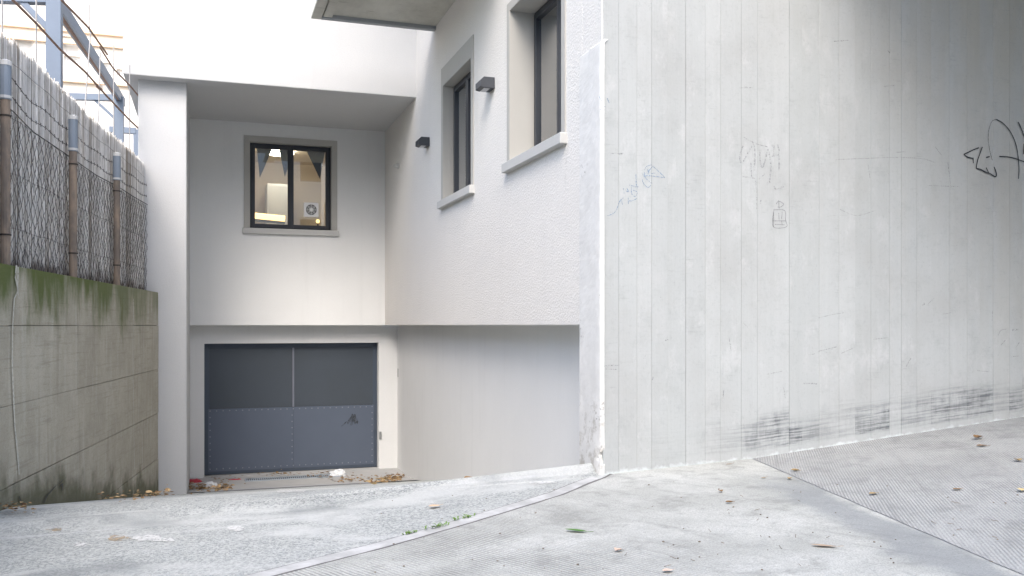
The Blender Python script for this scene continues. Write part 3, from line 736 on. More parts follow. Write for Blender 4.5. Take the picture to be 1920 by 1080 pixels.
# ================================================================== RETAINING WALL (left)
rw = thing('retaining_wall', 'mossy stained cast concrete retaining wall below the reed fence', 'wall', tuple(wall_pt(4, -.2, -2)))
def panel(name, t0, t1, z0, z1, o0, o1, m, parent, bevel=0):
    bm = bmesh.new()
    P = [wall_pt(t, o_, z) for z in (z0, z1) for t, o_ in ((t0,o0),(t1,o0),(t1,o1),(t0,o1))]
    v = [bm.verts.new(p) for p in P]
    for f in ((0,3,2,1),(4,5,6,7),(0,1,5,4),(1,2,6,5),(2,3,7,6),(3,0,4,7)): bm.faces.new([v[i] for i in f])
    return finish(bm, name, m, parent, bevel=bevel)
panel('core', 0, 16, -3.3, .405, -.26, -.02, mk_plain('retaining_core', (.05,.048,.04), .95), rw)
tj = [0.0, wall_t(250), wall_t(146), wall_t(16), wall_t(16)+2.6, 12.0]
zj = [.42, -.005, -.56, -1.12, -1.70, -2.28, -3.2]
rp = random.Random(5)
for i in range(len(tj)-1):
    for j in range(len(zj)-1):
        gp = rp.choice((.002, .004, .006)); o_ = rp.uniform(-.003, .004)
        panel('cast_panel', tj[i]+.001, tj[i+1]-.001, zj[j+1]+gp, zj[j], -.05, o_, RETAIN, rw, bevel=.004)
CRK = mk_paint('lime_streak', (.55, .55, .50), .7, 40); BLK = mk_paint('black_algae', (.012, .012, .010), .9, 30)
def wall_ribbon(name, pts, wpx, m, parent):
    bm = bmesh.new(); prev = None
    for i, (u, v_) in enumerate(pts):
        t = wall_t(u, .008); p = wall_pt(t, .008); Z = p.dot(FW); p.z = (HV - v_)/F*Z
        a, b = bm.verts.new(p + wd*wpx[i]*Z/F*1.6), bm.verts.new(p - wd*wpx[i]*Z/F*1.6)
        if prev: bm.faces.new((prev[0], a, b, prev[1]))
        prev = (a, b)
    return finish(bm, name, m, parent)
wall_ribbon('lime_streak', [(31,497),(29,520),(34,545),(27,560),(24,610),(23,680),(26,760),(28,800),(33,850),(36,890)], [2.5,2.5,1.5,2,1.5,1.5,2.5,2,2,1.5], CRK, rw)
wall_ribbon('lime_streak', [(34,500),(33,540),(36,560)], [2,1.6,.5], CRK, rw)
wall_ribbon('lime_streak', [(146,843),(175,828),(205,815),(248,797)], [.6,1.5,1.2,.6], CRK, rw)
wall_ribbon('lime_streak', [(250,560),(251,640),(250,720),(251,800),(252,880)], [.8,.5,.7,.5,.8], CRK, rw)
wall_ribbon('algae_patch', [(82,944),(88,930),(95,922),(103,912),(112,906),(120,898)], [1,5,6,5,7,1.5], BLK, rw)
wall_ribbon('algae_patch', [(36,930),(40,942),(48,950),(56,952)], [1,2.5,3,1.5], BLK, rw)
# outcrop hanging roots of algae
wall_ribbon('algae_patch', [(110,915),(117,906),(118,920)], [2,4,1], BLK, rw)

# ================================================================== FENCE on the retaining wall
ZT = .42
fence = thing('reed_fence', 'weathered reed screen and chain-link fence on top of the retaining wall', 'fence', tuple(wall_pt(4, -.12, ZT)))
k_ = M('rusty_pipe'); n_ = k_.noise(9, k_.vmul(k_.pos(), (1,1,.35)), detail=6, rough=.65)
RUST = k_.done(k_.mix(k_.ramp(n_, .35, .68), (.15, .125, .105), (.30, .23, .17)), .8, k_.bump(k_.noise(80), .2, .003))
GALV = mk_plain('blue_grey_sleeve', (.22, .26, .31), .55, .2, var=.15); CAPM = mk_plain('white_cap', (.55, .55, .54), .6)
WIRE = mk_plain('dark_wire', (.045, .038, .034), .7, .3, var=.3)
FO = -.09
def ztop(u, v_, off):
    t = wall_t(u, off); p = wall_pt(t, off); return t, (HV - v_)/F*p.dot(FW)
for (u, vt, vs_) in ((10, 120, 182), (137, 222, 280), (219, 291, 335)):
    t, zt = ztop(u, vt, FO); _, zs_ = ztop(u, vs_, FO); p = wall_pt(t, FO); r = .034
    po = tube('post', [(p.x, p.y, ZT-.1), (p.x, p.y, zs_)], r, RUST, fence, 12)
    tube('sleeve', [(p.x, p.y, zs_-.02), (p.x, p.y, zt-.01)], r+.006, GALV, po, 12)
    tube('cap', [(p.x, p.y, zt-.012), (p.x, p.y, zt+.02), (p.x, p.y, zt+.032)], [r+.009, r+.009, r*.5], CAPM, po, 12)
    tube('clamp', [(p.x, p.y, zs_-.012), (p.x, p.y, zs_+.008)], r+.010, CAPM, po, 12)
    for zz in (ZT+.22, zs_-.14): tube('clamp', [(p.x, p.y, zz), (p.x, p.y, zz+.012)], r+.006, WIRE, po, 10)
for uu in (-75, -190):
    t = wall_t(uu, FO); p = wall_pt(t, FO)
    po = tube('post', [(p.x, p.y, ZT-.1), (p.x, p.y, ZT+1.3)], .04, RUST, fence, 12); tube('sleeve', [(p.x, p.y, ZT+1.2), (p.x, p.y, ZT+1.42)], .046, GALV, po, 12)
t, zt = ztop(285, 343, FO); p = wall_pt(t, FO)
bar('angle_post', (p.x, p.y, ZT-.1), (p.x, p.y, zt), .05, .05, GALV, fence)
# reed screen
k_ = M('weathered_reed'); r_ = k_.N.new('ShaderNodeAttribute'); r_.attribute_name = 'tone'; tone = r_.outputs['Fac']
x_, y_, z_ = k_.xyz()
c_ = k_.mix(k_.ramp(tone, 0, 1), (.34, .30, .25), (.86, .84, .80))
c_ = k_.mix(k_.math('MULTIPLY', k_.ramp(k_.noise(1, k_.vmul(k_.pos(), (25, 25, 5)), detail=5, rough=.7), .50, .68), .55), c_, (.16, .135, .11))
c_ = k_.mix(k_.math('MULTIPLY', k_.ramp(k_.noise(2.4, detail=4), .5, .66), .45), c_, (.58, .57, .55))
rot = k_.math('ADD', k_.math('SUBTRACT', z_, .42), k_.math('MULTIPLY', k_.noise(7, detail=5), .5))
c_ = k_.mix(k_.math('MULTIPLY', k_.ramp(rot, .40, .24), .8), c_, (.13, .09, .06))
wth = k_.noise(1, k_.vmul(k_.vadd(k_.pos(), (2, 2, 2)), (6, 6, 1.6)), detail=6, rough=.7)
c_ = k_.mix(k_.math('MULTIPLY', k_.ramp(wth, .56, .70), .4), c_, (.30, .25, .20))
REED = k_.done(c_, .85)
RO = -.17
top_px = [(-260,-170), (0, 66), (20, 76), (60, 112), (90, 140), (120, 172), (137, 186), (160, 212), (190, 238), (215, 258), (240, 280), (262, 300), (276, 316)]
tops = sorted((wall_t(u, RO), ztop(u, v_, RO)[1]) for u, v_ in top_px)
def reed_top(t):
    if t <= tops[0][0]: return tops[0][1]
    for (a, za), (b, zb) in zip(tops, tops[1:]):
        if a <= t <= b: return za + (zb-za)*(t-a)/(b-a)
    return tops[-1][1]
rr = random.Random(11); verts, faces, tones = [], [], []
def reed(t, off, z0, z1, rad, tn, lean):
    b = len(verts)
    for z, l in ((z0, 0), ((z0+z1)/2, lean*.6+rr.uniform(-.004,.004)), (z1, lean)):
        c = wall_pt(t + l, off, z)
        for k in range(3):
            an = k*2.094 + 1.0
            verts.append(c + (wd*math.cos(an) + wn_*math.sin(an))*rad); tones.append(tn)
    for s in (0, 3):
        for k in range(3): faces.append((b+s+k, b+s+(k+1)%3, b+s+3+(k+1)%3, b+s+3+k))
t0r, t1r = wall_t(279, RO), wall_t(-240, RO)
t = t0r
while t < t1r:
    for layer in (0, 1):
        off = RO - layer*.012 + rr.uniform(-.004, .004)
        zt = reed_top(t) + rr.gauss(0, .016) + .03*noise.noise(Vector((t*9, 4, 0))) - (rr.random() < .06)*rr.uniform(.02, .12)
        broken = rr.random() < .10
        reed(t + rr.uniform(-.003, .003), off, ZT + (rr.uniform(-.02, .02) if not broken else rr.uniform(.02, .10)), zt, rr.uniform(.0028, .0052), min(1, max(0, rr.gauss(.56 + .4*noise.noise(Vector((t*1.7, 0, 0))), .32))), rr.gauss(0, .008))
    t += .0068
me = bpy.data.meshes.new('reed_mat'); me.from_pydata(verts, [], faces); at_ = me.attributes.new('tone', 'FLOAT', 'POINT'); at_.data.foreach_set('value', tones)
tag(link('reed_mat', me, REED, fence), kind='stuff')
box_b = bmesh.new()   # weft wires of the reed screen
for zf in (.18, .42, .66, .90):
    pts = []
    for i in range(40):
        t = t0r + (t1r-t0r)*i/39; pts.append(wall_pt(t, RO+.012, ZT + (reed_top(t)-ZT)*zf + .006*math.sin(i*1.7)))
    add_tube(box_b, pts, .0018, 3)
finish(box_b, 'binding_wires', WIRE, fence)
# chain-link
cl_px = [(-260, 30), (18, 205), (60, 248), (100, 275), (137, 300), (180, 330), (219, 350), (250, 370), (282, 388)]
cls = sorted((wall_t(u, FO-.045), ztop(u, v_, FO-.045)[1]) for u, v_ in cl_px)
def cl_top(t):
    if t <= cls[0][0]: return cls[0][1]
    for (a, za), (b, zb) in zip(cls, cls[1:]):
        if a <= t <= b: return za + (zb-za)*(t-a)/(b-a)
    return cls[-1][1]
bm = bmesh.new(); cw_, ch_ = .11, .1
tA, tB = wall_t(283, FO-.045), wall_t(-230, FO-.045); ncol = int((tB-tA)/cw_); nrow = 14
def cp(i, j):   # node of the diamond net
    t = tA + (i + (j % 2)*.5)*cw_; zt = cl_top(t); nn = (zt-ZT-.02)/nrow
    jig = .010
    return wall_pt(t + jig*noise.noise(Vector((i*1.3, j*2.1, 0))), FO-.045 + .012*noise.noise(Vector((i*.4, j*.4, 5))), ZT + .02 + nn*j + jig*noise.noise(Vector((i*.9, j*1.1, 9))))
for j in range(nrow):
    for i in range(ncol):
        a = cp(i, j)
        if j % 2 == 0: nb = [cp(i, j+1), cp(i-1, j+1) if i > 0 else None]
        else: nb = [cp(i, j+1), cp(i+1, j+1)]
        for b in nb:
            if b is not None:
                mid_ = (a+b)/2 + wn_*.004
                add_tube(bm, [a, mid_, b], .0020, 3, cap=False)
rn2 = random.Random(77)
for j in range(nrow*2):
    for i in range(0, ncol):
        if rn2.random() < .45: continue
        t = tA + i*cw_ + rn2.uniform(0, cw_); zt = cl_top(t); z0_ = ZT + .02 + (zt-ZT-.02)*j/(nrow*2)
        a = wall_pt(t, FO-.058, z0_); b = wall_pt(t + rn2.choice((-1, 1))*rn2.uniform(.02, .06), FO-.058, min(zt, z0_ + rn2.uniform(.03, .06)))
        add_tube(bm, [a, b], .0016, 3, cap=False)
pts = [wall_pt(tA + (tB-tA)*i/60, FO-.04, cl_top(tA + (tB-tA)*i/60)+.006) for i in range(61)]
add_tube(bm, pts, .005, 4)
tag(finish(bm, 'chain_link_net', WIRE, fence), kind='stuff')
# barbed wires
for dz in (.10, .24):
    bm = bmesh.new(); pts = []
    for i in range(61):
        t = tA + (tB-tA)*i/60; pts.append(wall_pt(t, FO-.045, cl_top(t) + dz + .012*math.sin(i*.9)))
    add_tube(bm, pts, .0032, 4)
    for i in range(0, 60, 1):
        p = pts[i].lerp(pts[i+1], .5)
        for s in (1, -1): add_tube(bm, [p + Vector((0, .012*s, -.014)), p + Vector((0, -.012*s, .016))], .0022, 3)
    finish(bm, 'barbed_wire', WIRE, fence)
# rods above the fence
ROD = mk_plain('rusty_rod', (.24, .15, .11), .8, 0, var=.3, scale=12); ROD2 = mk_plain('grey_rod', (.40, .39, .38), .7)
tre = thing('rod_trellis', 'rusty rods wired to thin uprights rising above the reed fence', 'trellis', tuple(wall_pt(3, -.2, ZT)))
def tp(u, v_, off=-.26):
    t = wall_t(u, off); p = wall_pt(t, off); p.z = (HV - v_)/F*p.dot(FW); return p
tube('rod', [tp(-60, -80), tp(28, 4), tp(70, 46), tp(112, 92), tp(160, 135), tp(200, 180), tp(240, 222), tp(267, 248)], .011, ROD, tre, 6)
tube('rod', [tp(60, -62), tp(117, 2), tp(166, 52), tp(201, 102)], .011, ROD, tre, 6)
tube('rod', [tp(187, 88), tp(212, 128), tp(245, 162), tp(258, 178), tp(262, 184)], .010, ROD, tre, 6)
tube('rod', [tp(182, 162), tp(190, 168)], .016, ROD, tre, 6)
for (u, va, vb) in ((4, -60, 90), (68, -40, 130), (168, 8, 60), (166, 60, 215), (188, 98, 240), (213, 85, 262), (243, 122, 285)):
    tube('upright', [tp(u + (4 if u == 166 else 0), va), tp(u - (8 if u == 166 else (4 if u == 188 else 0)), vb)], .007, ROD2, tre, 5)

# ================================================================== STEEL FRAME behind the fence
BLU = mk_plain('blue_grey_steel', (.16, .20, .26), .5, .2, var=.1)
sf = thing('steel_frame', 'blue-grey painted steel canopy frame standing behind the fence', 'frame', (-1.6, 14, -2.4))
XS = -1.6
def sx(u, v_, X=XS): return on_x(u, v_, X)
def post(u, vt, wpx, zb=-3.0):
    p = sx(u, vt); wm = wpx*p.dot(FW)/F
    bar('post', (p.x, p.y, zb), (p.x, p.y, p.z), wm, wm, BLU, sf, bevel=.006); return p
pA = post(102, -60, 26); pB = post(223, 182, 17); pC = post(255, 243, 9)
bar('beam', sx(108, 8), sx(230, 192), .10, .16, BLU, sf, bevel=.004)
tube('brace_rod', [sx(112, 26), sx(225, 190)], .028, ROD, sf, 6)
def yb(u, v_, p): return on_y(u, v_, p.y)
bar('cross_beam', yb(223, 184, pB), yb(118, 181, pB), .12, .12, BLU, sf, bevel=.004)
bar('cross_beam', yb(255, 246, pC), yb(205, 243, pC), .14, .14, BLU, sf, bevel=.004)
bar('cross_beam', yb(102, 2, pA), yb(-120, -4, pA), .12, .07, BLU, sf, bevel=.004)
bar('brace', yb(215, 222, pB), yb(172, 182, pB), .05, .05, BLU, sf)
bar('brace', yb(92, 55, pA), yb(30, -8, pA), .09, .06, BLU, sf)

# ================================================================== BUILDING ACROSS THE YARD
CREAM = mk_stucco('cream_facade', (.84, .78, .70), 40, .1, .004, .03); CORN = mk_plain('ochre_moulding', (.80, .62, .44), .85)
ab = thing('cream_building', 'sunlit cream building with pale shuttered windows beyond the steel frame', 'building', (-8, 34, -3))
YA = 34
wins = [(24, 62, 68, 122), (118, 150, 70, 102), (120, 150, 106, 150), (190, 206, 118, 166), (-60, -15, 40, 110), (219, 229, 130, 160), (20, 62, 200, 250), (120, 150, 205, 250)]
us_, zs_ = set([-26., 8.]), set([-3.2, 22.])
rects = []
for (u0, u1, v0, v1) in wins:
    a, b = on_y(u0, v1, YA), on_y(u1, v0, YA); rects.append((a.x, b.x, a.z, b.z)); us_ |= {round(a.x,3), round(b.x,3)}; zs_ |= {round(a.z,3), round(b.z,3)}
us_, zs_ = sorted(us_), sorted(zs_)
def wh(i, j):
    x, z = (us_[i]+us_[i+1])/2, (zs_[j]+zs_[j+1])/2
    return any(r[0] < x < r[1] and r[2] < z < r[3] for r in rects)
holed('wall', 'y', YA, YA+.4, us_, zs_, wh, CREAM, ab)
SHUT = mk_plain('white_shutter', (.70, .70, .69), .7); FRW = mk_plain('white_frame', (.8, .8, .8), .6)
for (x0, x1, z0, z1) in rects:
    bm = bmesh.new(); ring(bm, 'y', YA+.12, YA+.2, x0, x1, z0, z1, .07); wq = finish(bm, 'window', FRW, ab)
    box('shutter', x0+.07, x1-.07, YA+.16, YA+.19, z0+.07, z1-.07, SHUT, wq)
for (vv, u0) in ((42, 0), (80, 165)):
    z = on_y(u0, vv, YA).z; box('cornice', -26, 8, YA-.12, YA-.002, z-.12, z+.04, CORN, ab)
box('cornice', -26, 8, YA-.16, YA-.002, on_y(150, 155, YA).z-.03, on_y(150, 155, YA).z+.03, CORN, ab)
box('roof', -26.3, 8.3, YA-.3, YA+14, 22, 22.4, CORN, ab); box('wall_body', -25.9, 7.9, YA+.45, YA+13.5, -3.2, 21.95, CREAM, ab)

# ================================================================== HOUSES ACROSS THE STREET (behind the camera, seen in the window panes)
def street_house(x0, x1, y, z1, c, label, seed):
    h_ = thing('street_house', label, 'house', ((x0+x1)/2, y, -1.4), 'houses across the street')
    rn = random.Random(seed); wm = mk_stucco('street_render', c, 40, .1, .004, .05)
    us = [x0]; n = max(2, int((x1-x0)/2.6)); st = (x1-x0)/n; zz = [-1.6]
    for i in range(n): us += [x0 + st*i + st*.3, x0 + st*i + st*.7]
    us.append(x1); z = .2
    while z + 2.6 < z1: zz += [z, z+1.5]; z += 3.0
    zz.append(z1)
    holed('wall', 'y', y-.35, y, us, zz, lambda i, j: i % 2 == 1 and j % 2 == 1, wm, h_)
    box('wall_body', x0+.05, x1-.05, y-9, y-.4, -1.6, z1-.05, wm, h_)
    for i in range(1, len(us)-1, 2):
        for j in range(1, len(zz)-1, 2):
            bm = bmesh.new(); ring(bm, 'y', y-.2, y-.12, us[i], us[i+1], zz[j], zz[j+1], .07); wq = finish(bm, 'window', FRW, h_)
            box('pane', us[i]+.07, us[i+1]-.07, y-.18, y-.17, zz[j]+.07, zz[j+1]-.07, ANTH, wq)
    box('roof', x0-.0, x1+.0, y-9.2, y+.5, z1, z1+.3, CORN, h_)
street_house(-26, -9.2, -11, 8.5, (.70, .64, .55), 'beige house across the street, left of three', 1)
street_house(-9, 5.8, -11, 10.0, (.66, .65, .62), 'pale grey house across the street, middle of three', 2)
street_house(6, 26, -11, 8.0, (.68, .60, .50), 'ochre house across the street, right of three', 3)

# ================================================================== WALL LAMPS, SENSOR, FAN, BUNTING
LAMPM = mk_plain('lamp_anthracite', (.055, .06, .07), .5, .2); DIFF = mk_plain('lamp_diffuser', (.55, .55, .56), .4)
def lamp(u0, v0, u1, v1, label):
    a, b = on_x(u0+0, v0, X0), on_x(u1, v1, X0)
    yc = on_x(u1, v0, X0).y + .09; zc = (HV - (v0+v1)/2)/F*Vector((X0, yc, 0)).dot(FW)
    L = thing('wall_lamp', label, 'lamp', (X0, yc, zc), 'wall lamps on the side wall')
    w_, h_, dp = .09, .058, .15
    bm = bmesh.new()
    vs4 = []
    for x, za, zb in ((X0-.001, zc-h_*.9, zc+h_), (X0-dp*.75, zc-h_*.9, zc+h_), (X0-dp, zc-h_*.75, zc+h_*.35)):
        vs4.append([bm.verts.new((x, yc-w_, za)), bm.verts.new((x, yc+w_, za)), bm.verts.new((x, yc+w_, zb)), bm.verts.new((x, yc-w_, zb))])
    for q0, q1 in zip(vs4, vs4[1:]):
        for k in range(4): bm.faces.new((q0[k], q0[(k+1)%4], q1[(k+1)%4], q1[k]))
    bm.faces.new(vs4[0]); bm.faces.new(vs4[-1][::-1])
    finish(bm, 'housing', LAMPM, L, bevel=.004)
    box('diffuser', X0-dp*.72, X0-.05, yc-w_*.8, yc+w_*.8, zc-h_*.98, zc-h_*.85, DIFF, L)
lamp(895, 148, 928, 172, 'dark grey wedge wall lamp between the two side windows')
lamp(783, 260, 806, 276, 'dark grey wedge wall lamp near the recess, farther from the camera')
s = on_x(748, 312, X0)
sen = thing('wall_sensor', 'tiny white sensor on the recess side wall', 'sensor', tuple(s))
tube('base', [(X0+.001, s.y, s.z), (X0-.03, s.y, s.z)], .035, CAPM, sen, 12); tube('head', [(X0-.03, s.y-.05, s.z+.01), (X0-.05, s.y+.04, s.z+.01)], .03, CAPM, sen, 12)
# extractor fan in the right pane
c = on_y(583, 394, YB+.10); FY = YB+.10
fan = thing('extractor_fan', 'white square extractor fan set in the recess window pane', 'fan', (c.x, FY, c.z))
FANW = mk_plain('fan_plastic', (.86, .86, .85), .45); FAND = mk_plain('fan_dark', (.08, .08, .08), .6)
bm = bmesh.new(); add_box(bm, c.x-.115, c.x+.115, FY-.05, FY+.011, c.z-.115, c.z+.115); finish(bm, 'housing', FANW, fan, bevel=.015)
tube('opening', [(c.x, FY-.049, c.z), (c.x, FY-.0525, c.z)], .088, FAND, fan, 24)
bm = bmesh.new()
for rr_ in (.085, .060, .036):
    add_tube(bm, [(c.x + rr_*math.cos(q*math.pi/12), FY-.056, c.z + rr_*math.sin(q*math.pi/12)) for q in range(25)], .0035, 5, False)
for q in range(8): add_tube(bm, [(c.x + .02*math.cos(q*math.pi/4), FY-.057, c.z + .02*math.sin(q*math.pi/4)), (c.x + .088*math.cos(q*math.pi/4), FY-.057, c.z + .088*math.sin(q*math.pi/4))], .003, 4)
finish(bm, 'grille', FANW, fan)
tube('hub', [(c.x, FY-.05, c.z), (c.x, FY-.062, c.z)], .026, FANW, fan, 16)
# pennants hanging inside
PEN = mk_plain('pennant_cloth', (.10, .105, .11), .9)
yP = YB+.45
bun = thing('bunting', 'dark grey triangular pennants hanging inside the recess window', 'bunting', tuple(on_y(545, 275, yP)))
for a_, b_, c_ in (((480, 262), (517, 264), (487, 334)), ((520, 262), (556, 266), (534, 332)), ((566, 264), (612, 270), (600, 336))):
    P = [on_y(*q_, yP) for q_ in (a_, b_, c_)]
    bm = bmesh.new(); f_ = bm.faces.new([bm.verts.new(p) for p in P]); r_ = bmesh.ops.extrude_face_region(bm, geom=[f_])
    bmesh.ops.translate(bm, vec=(0, .004, 0), verts=[e for e in r_['geom'] if isinstance(e, bmesh.types.BMVert)])
    finish(bm, 'pennant', PEN, bun)
tube('cord', [on_y(455, 261, yP), on_y(545, 263, yP), on_y(640, 272, yP)], .004, PEN, bun, 5)
# lamp inside, and shelf furniture
WARM = mk_emit('warm_lamp_glow', (1, .60, .22), 1.5)
yL = YB+1.5
ta, tb = on_y(455, 402, yL), on_y(534, 410, yL)
lt = thing('strip_lamp', 'glowing warm strip lamp inside the recess window', 'lamp', tuple(ta))
tube('tube', [ta, tb], .05, WARM, lt, 12); bar('tray', ta + Vector((0, .03, -.07)), tb + Vector((0, .03, -.07)), .16, .03, CURT2, lt)
tc = on_y(596, 415, YB+.9)
bl = thing('bulb_lamp', 'small glowing bulb under the extractor fan', 'lamp', tuple(tc))
bm = bmesh.new(); bmesh.ops.create_icosphere(bm, subdivisions=2, radius=.032); bmesh.ops.translate(bm, vec=tc, verts=bm.verts); finish(bm, 'bulb', WARM, bl, smooth=True)
tube('stem', [tc + Vector((0,0,-.04)), tc + Vector((0,0,-.5))], .012, ANTH, bl, 6)
cl_ = mk_emit('room_fill_glow', (1, .87, .72), 9.5)  # glow of a lamp added only to brighten the room
roomfill = thing('room_fill_lamp', 'added fill lamp that brightens the room behind the recess window', 'lamp', (1.2, 16.2, 2.95)); 
tube('fill_disc', [(1.2, 16.2, 3.049), (1.2, 16.2, 2.97)], .22, cl_, roomfill, 16)
# cabinet seen as a pale block inside
cab = thing('cabinet', 'pale cabinet standing inside the recess window', 'cabinet', tuple(on_y(520, 430, YB+2.3)))
a, b = on_y(500, 345, YB+2.4), on_y(545, 440, YB+2.4); box('body', a.x, b.x, YB+2.3, YB+2.9, .05, a.z, FRW, cab, bevel=.01); box('door', a.x+.03, b.x-.03, YB+2.28, YB+2.298, .15, a.z-.05, SHUT, cab)

# ================================================================== LITTER
PLB = M('plastic_bag'); PLBm = PLB.done((.72, .74, .76), .35, PLB.bump(PLB.noise(60, detail=3), .5, .01)); 
REDP = mk_plain('red_wrapper', (.42, .03, .05), .45, var=.3, scale=20); LEAFB = M('dry_leaf'); rl = LEAFB.rnd()
LEAFm = LEAFB.done(LEAFB.mix(LEAFB.noise(60, detail=3), LEAFB.mix(rl, (.30, .17, .06), (.46, .34, .16)), LEAFB.mix(rl, (.14, .07, .03), (.26, .17, .08))), .75)
GRN = mk_plain('green_leaf_skin', (.075, .19, .03), .6, var=.3, scale=50)
def crumple(name, loc, sx_, sy_, sz_, m, label, cat, seed):
    bm = bmesh.new(); bmesh.ops.create_icosphere(bm, subdivisions=4, radius=1)
    for v in bm.verts:
        n = noise.noise(v.co*1.6 + Vector((seed, 0, 0)))*.5 + abs(noise.noise(v.co*3.7 + Vector((0, seed, 0))))*.5
        v.co *= (.75 + .5*n); v.co = Vector((v.co.x*sx_, v.co.y*sy_, max(0.0, v.co.z*.8+.25)*sz_))
    o = finish(bm, name, m, smooth=False); o.location = loc; return tag(o, label, cat)
g1 = on_g(633, 893); crumple('plastic_bag', g1, .17, .12, .12, PLBm, 'white crumpled plastic bag lying before the garage door', 'bag', 3)
g2 = on_g(396, 914); crumple('plastic_bag', g2, .13, .10, .09, PLBm, 'pale plastic bag in leaves beside the pillar', 'bag', 9)
g3 = on_g(364, 906); crumple('wrapper', g3, .13, .06, .07, REDP, 'crumpled red wrapper against the pillar', 'wrapper', 5)
g4 = on_g(440, 901); crumple('wrapper', g4, .12, .05, .03, REDP, 'flat red wrapper among leaves by the garage door', 'wrapper', 14)
def leaf_verts(L, W, curl, rnd_):
    pr = [(-.5, .0), (-.32, .32), (-.05, .5), (.22, .36), (.5, 0)]
    V = []; Fc = []
    for x, w__ in pr:
        for s in (-1, 0, 1):
            V.append(Vector((x*L, s*w__*W, abs(s)*w__*curl*W + curl*.4*L*(x*x)*1.2 + .003 + rnd_.uniform(0, .15)*curl*W)))
    for i in range(len(pr)-1):
        for s in (0, 1): Fc.append((i*3+s, i*3+s+1, (i+1)*3+s+1, (i+1)*3+s))
    return V, Fc
def leaf(u, v_, L, W, ang, m, label, curl=.4, seed=0):
    rn = random.Random(seed); V, Fc = leaf_verts(L, W, curl, rn)
    bm = bmesh.new(); vv = [bm.verts.new(p) for p in V]
    for f in Fc: bm.faces.new([vv[i] for i in f])
    add_tube(bm, [Vector((.49*L, 0, .006)), Vector((.70*L, .04*L, .010))], .0015, 4)
    o = finish(bm, 'fallen_leaf', m, smooth=True); o.scale = (.8, .8, .8); p = on_g(u, v_, .013); o.location = p; o.rotation_euler = (0, 0, ang)
    return tag(o, label, 'leaf', 'fallen leaves on the pavement')
leaf(1081, 1001, .17, .055, R(-45), GRN, 'green leaf lying alone on the ribbed concrete', .25, 1)
leaf(815, 953, .105, .07, R(10), mk_plain('tan_leaf', (.62, .42, .26), .8, var=.15, scale=30), 'flat tan leaf on the asphalt near the kerb strip', .1, 2)
leaf(1835, 826, .16, .09, R(20), LEAFm, 'large curled brown leaf near the foot of the concrete wall', .7, 3)
leaf(1842, 840, .12, .06, R(-15), LEAFm, 'thin brown leaf just in front of the large curled one', .3, 4)
leaf(1909, 868, .10, .07, R(60), LEAFm, 'yellow-brown leaf at the right picture edge, farther one', .5, 5)
leaf(1916, 925, .10, .06, R(40), mk_plain('straw_leaf', (.62, .50, .26), .8), 'straw-coloured leaf at the right picture edge, nearer one', .5, 6)
leaf(1368, 947, .07, .04, R(0), LEAFm, 'small dark leaf in the middle of the smooth concrete', .6, 7)
leaf(1351, 926, .065, .04, R(80), LEAFm, 'small brown leaf just behind the dark one on the concrete', .6, 8)
leaf(1481, 902, .075, .04, R(35), LEAFm, 'brown leaf beside the pavement joint, on its left', .5, 9)
leaf(1491, 887, .075, .05, R(-20), LEAFm, 'yellowish leaf beside the pavement joint, on its right', .6, 10)
leaf(1432, 900, .09, .02, R(25), LEAFm, 'slim reddish leaf short of the pavement joint', .2, 11)
leaf(1367, 874, .10, .02, R(15), LEAFm, 'slim leaf close to the foot of the wall', .2, 12)
leaf(1159, 1038, .06, .05, R(30), mk_plain('peach_leaf', (.60, .44, .34), .8), 'pale peach leaf right of the green leaf', .5, 13)
leaf(1252, 1077, .07, .05, R(5), mk_plain('peach_leaf_near', (.60, .45, .36), .8), 'pale leaf at the bottom picture edge', .3, 14)
leaf(1638, 931, .09, .05, R(10), LEAFm, 'tan leaf on the ribbed paving near the joint', .4, 15)
leaf(1795, 922, .08, .05, R(0), LEAFm, 'dim leaf out on the ribbed paving', .2, 16)
leaf(1545, 1029, .16, .05, R(-40), mk_plain('wet_leaf', (.40, .30, .22), .8, var=.2, scale=30), 'long sodden brown leaf at the edge of the damp stripe', .1, 17)
leaf(878, 900, .12, .09, R(10), LEAFm, 'lone brown leaf at the foot of the lower side wall', .5, 18)
def litter(name, spots, n, label, seed, smin_=.035, smax=.075):
    rn = random.Random(seed); bm = bmesh.new()
    for q in range(n):
        u, v_, su, sv = rn.choice(spots); uu, vv = rn.gauss(u, su), rn.gauss(v_, sv)
        p = on_g(uu, vv); hz = max(0, rn.gauss(.02, .02))
        L = rn.uniform(smin_, smax); V, Fc = leaf_verts(L, L*rn.uniform(.35, .7), rn.uniform(.1, .9), rn)
        rot = Matrix.Rotation(rn.uniform(0, 6.28), 3, 'Z') @ Matrix.Rotation(rn.gauss(0, .35), 3, 'X')
        vs_ = [bm.verts.new(p + rot @ a + Vector((0, 0, .012+hz))) for a in V]
        for f in Fc: bm.faces.new([vs_[i] for i in f])
    k = M('litter_leaf'); nn = k.voro(16, out='Color'); a_ = k.xyz(nn)
    m = k.done(k.mix(a_[0], k.mix(a_[1], (.09, .05, .025), (.25, .14, .06)), k.mix(a_[1], (.32, .21, .10), (.40, .31, .17))), .8)
    return tag(finish(bm, name, m), label, 'leaf litter', kind='stuff')
litter('leaf_litter', [(352, 912, 4, 6), (375, 918, 12, 4), (400, 921, 15, 3), (420, 917, 8, 3)], 230, 'drift of brown leaves in the corner beside the pillar', 1)
litter('leaf_litter', [(735, 901, 10, 3), (728, 903, 14, 2.5)], 150, 'heap of tan leaves by the right garage jamb', 2)
litter('leaf_litter', [(650, 905, 22, 3), (670, 900, 20, 4), (600, 896, 20, 3), (520, 893, 30, 2), (430, 902, 25, 4), (690, 906, 20, 2)], 150, 'thin scatter of brown leaves along the garage threshold', 3)
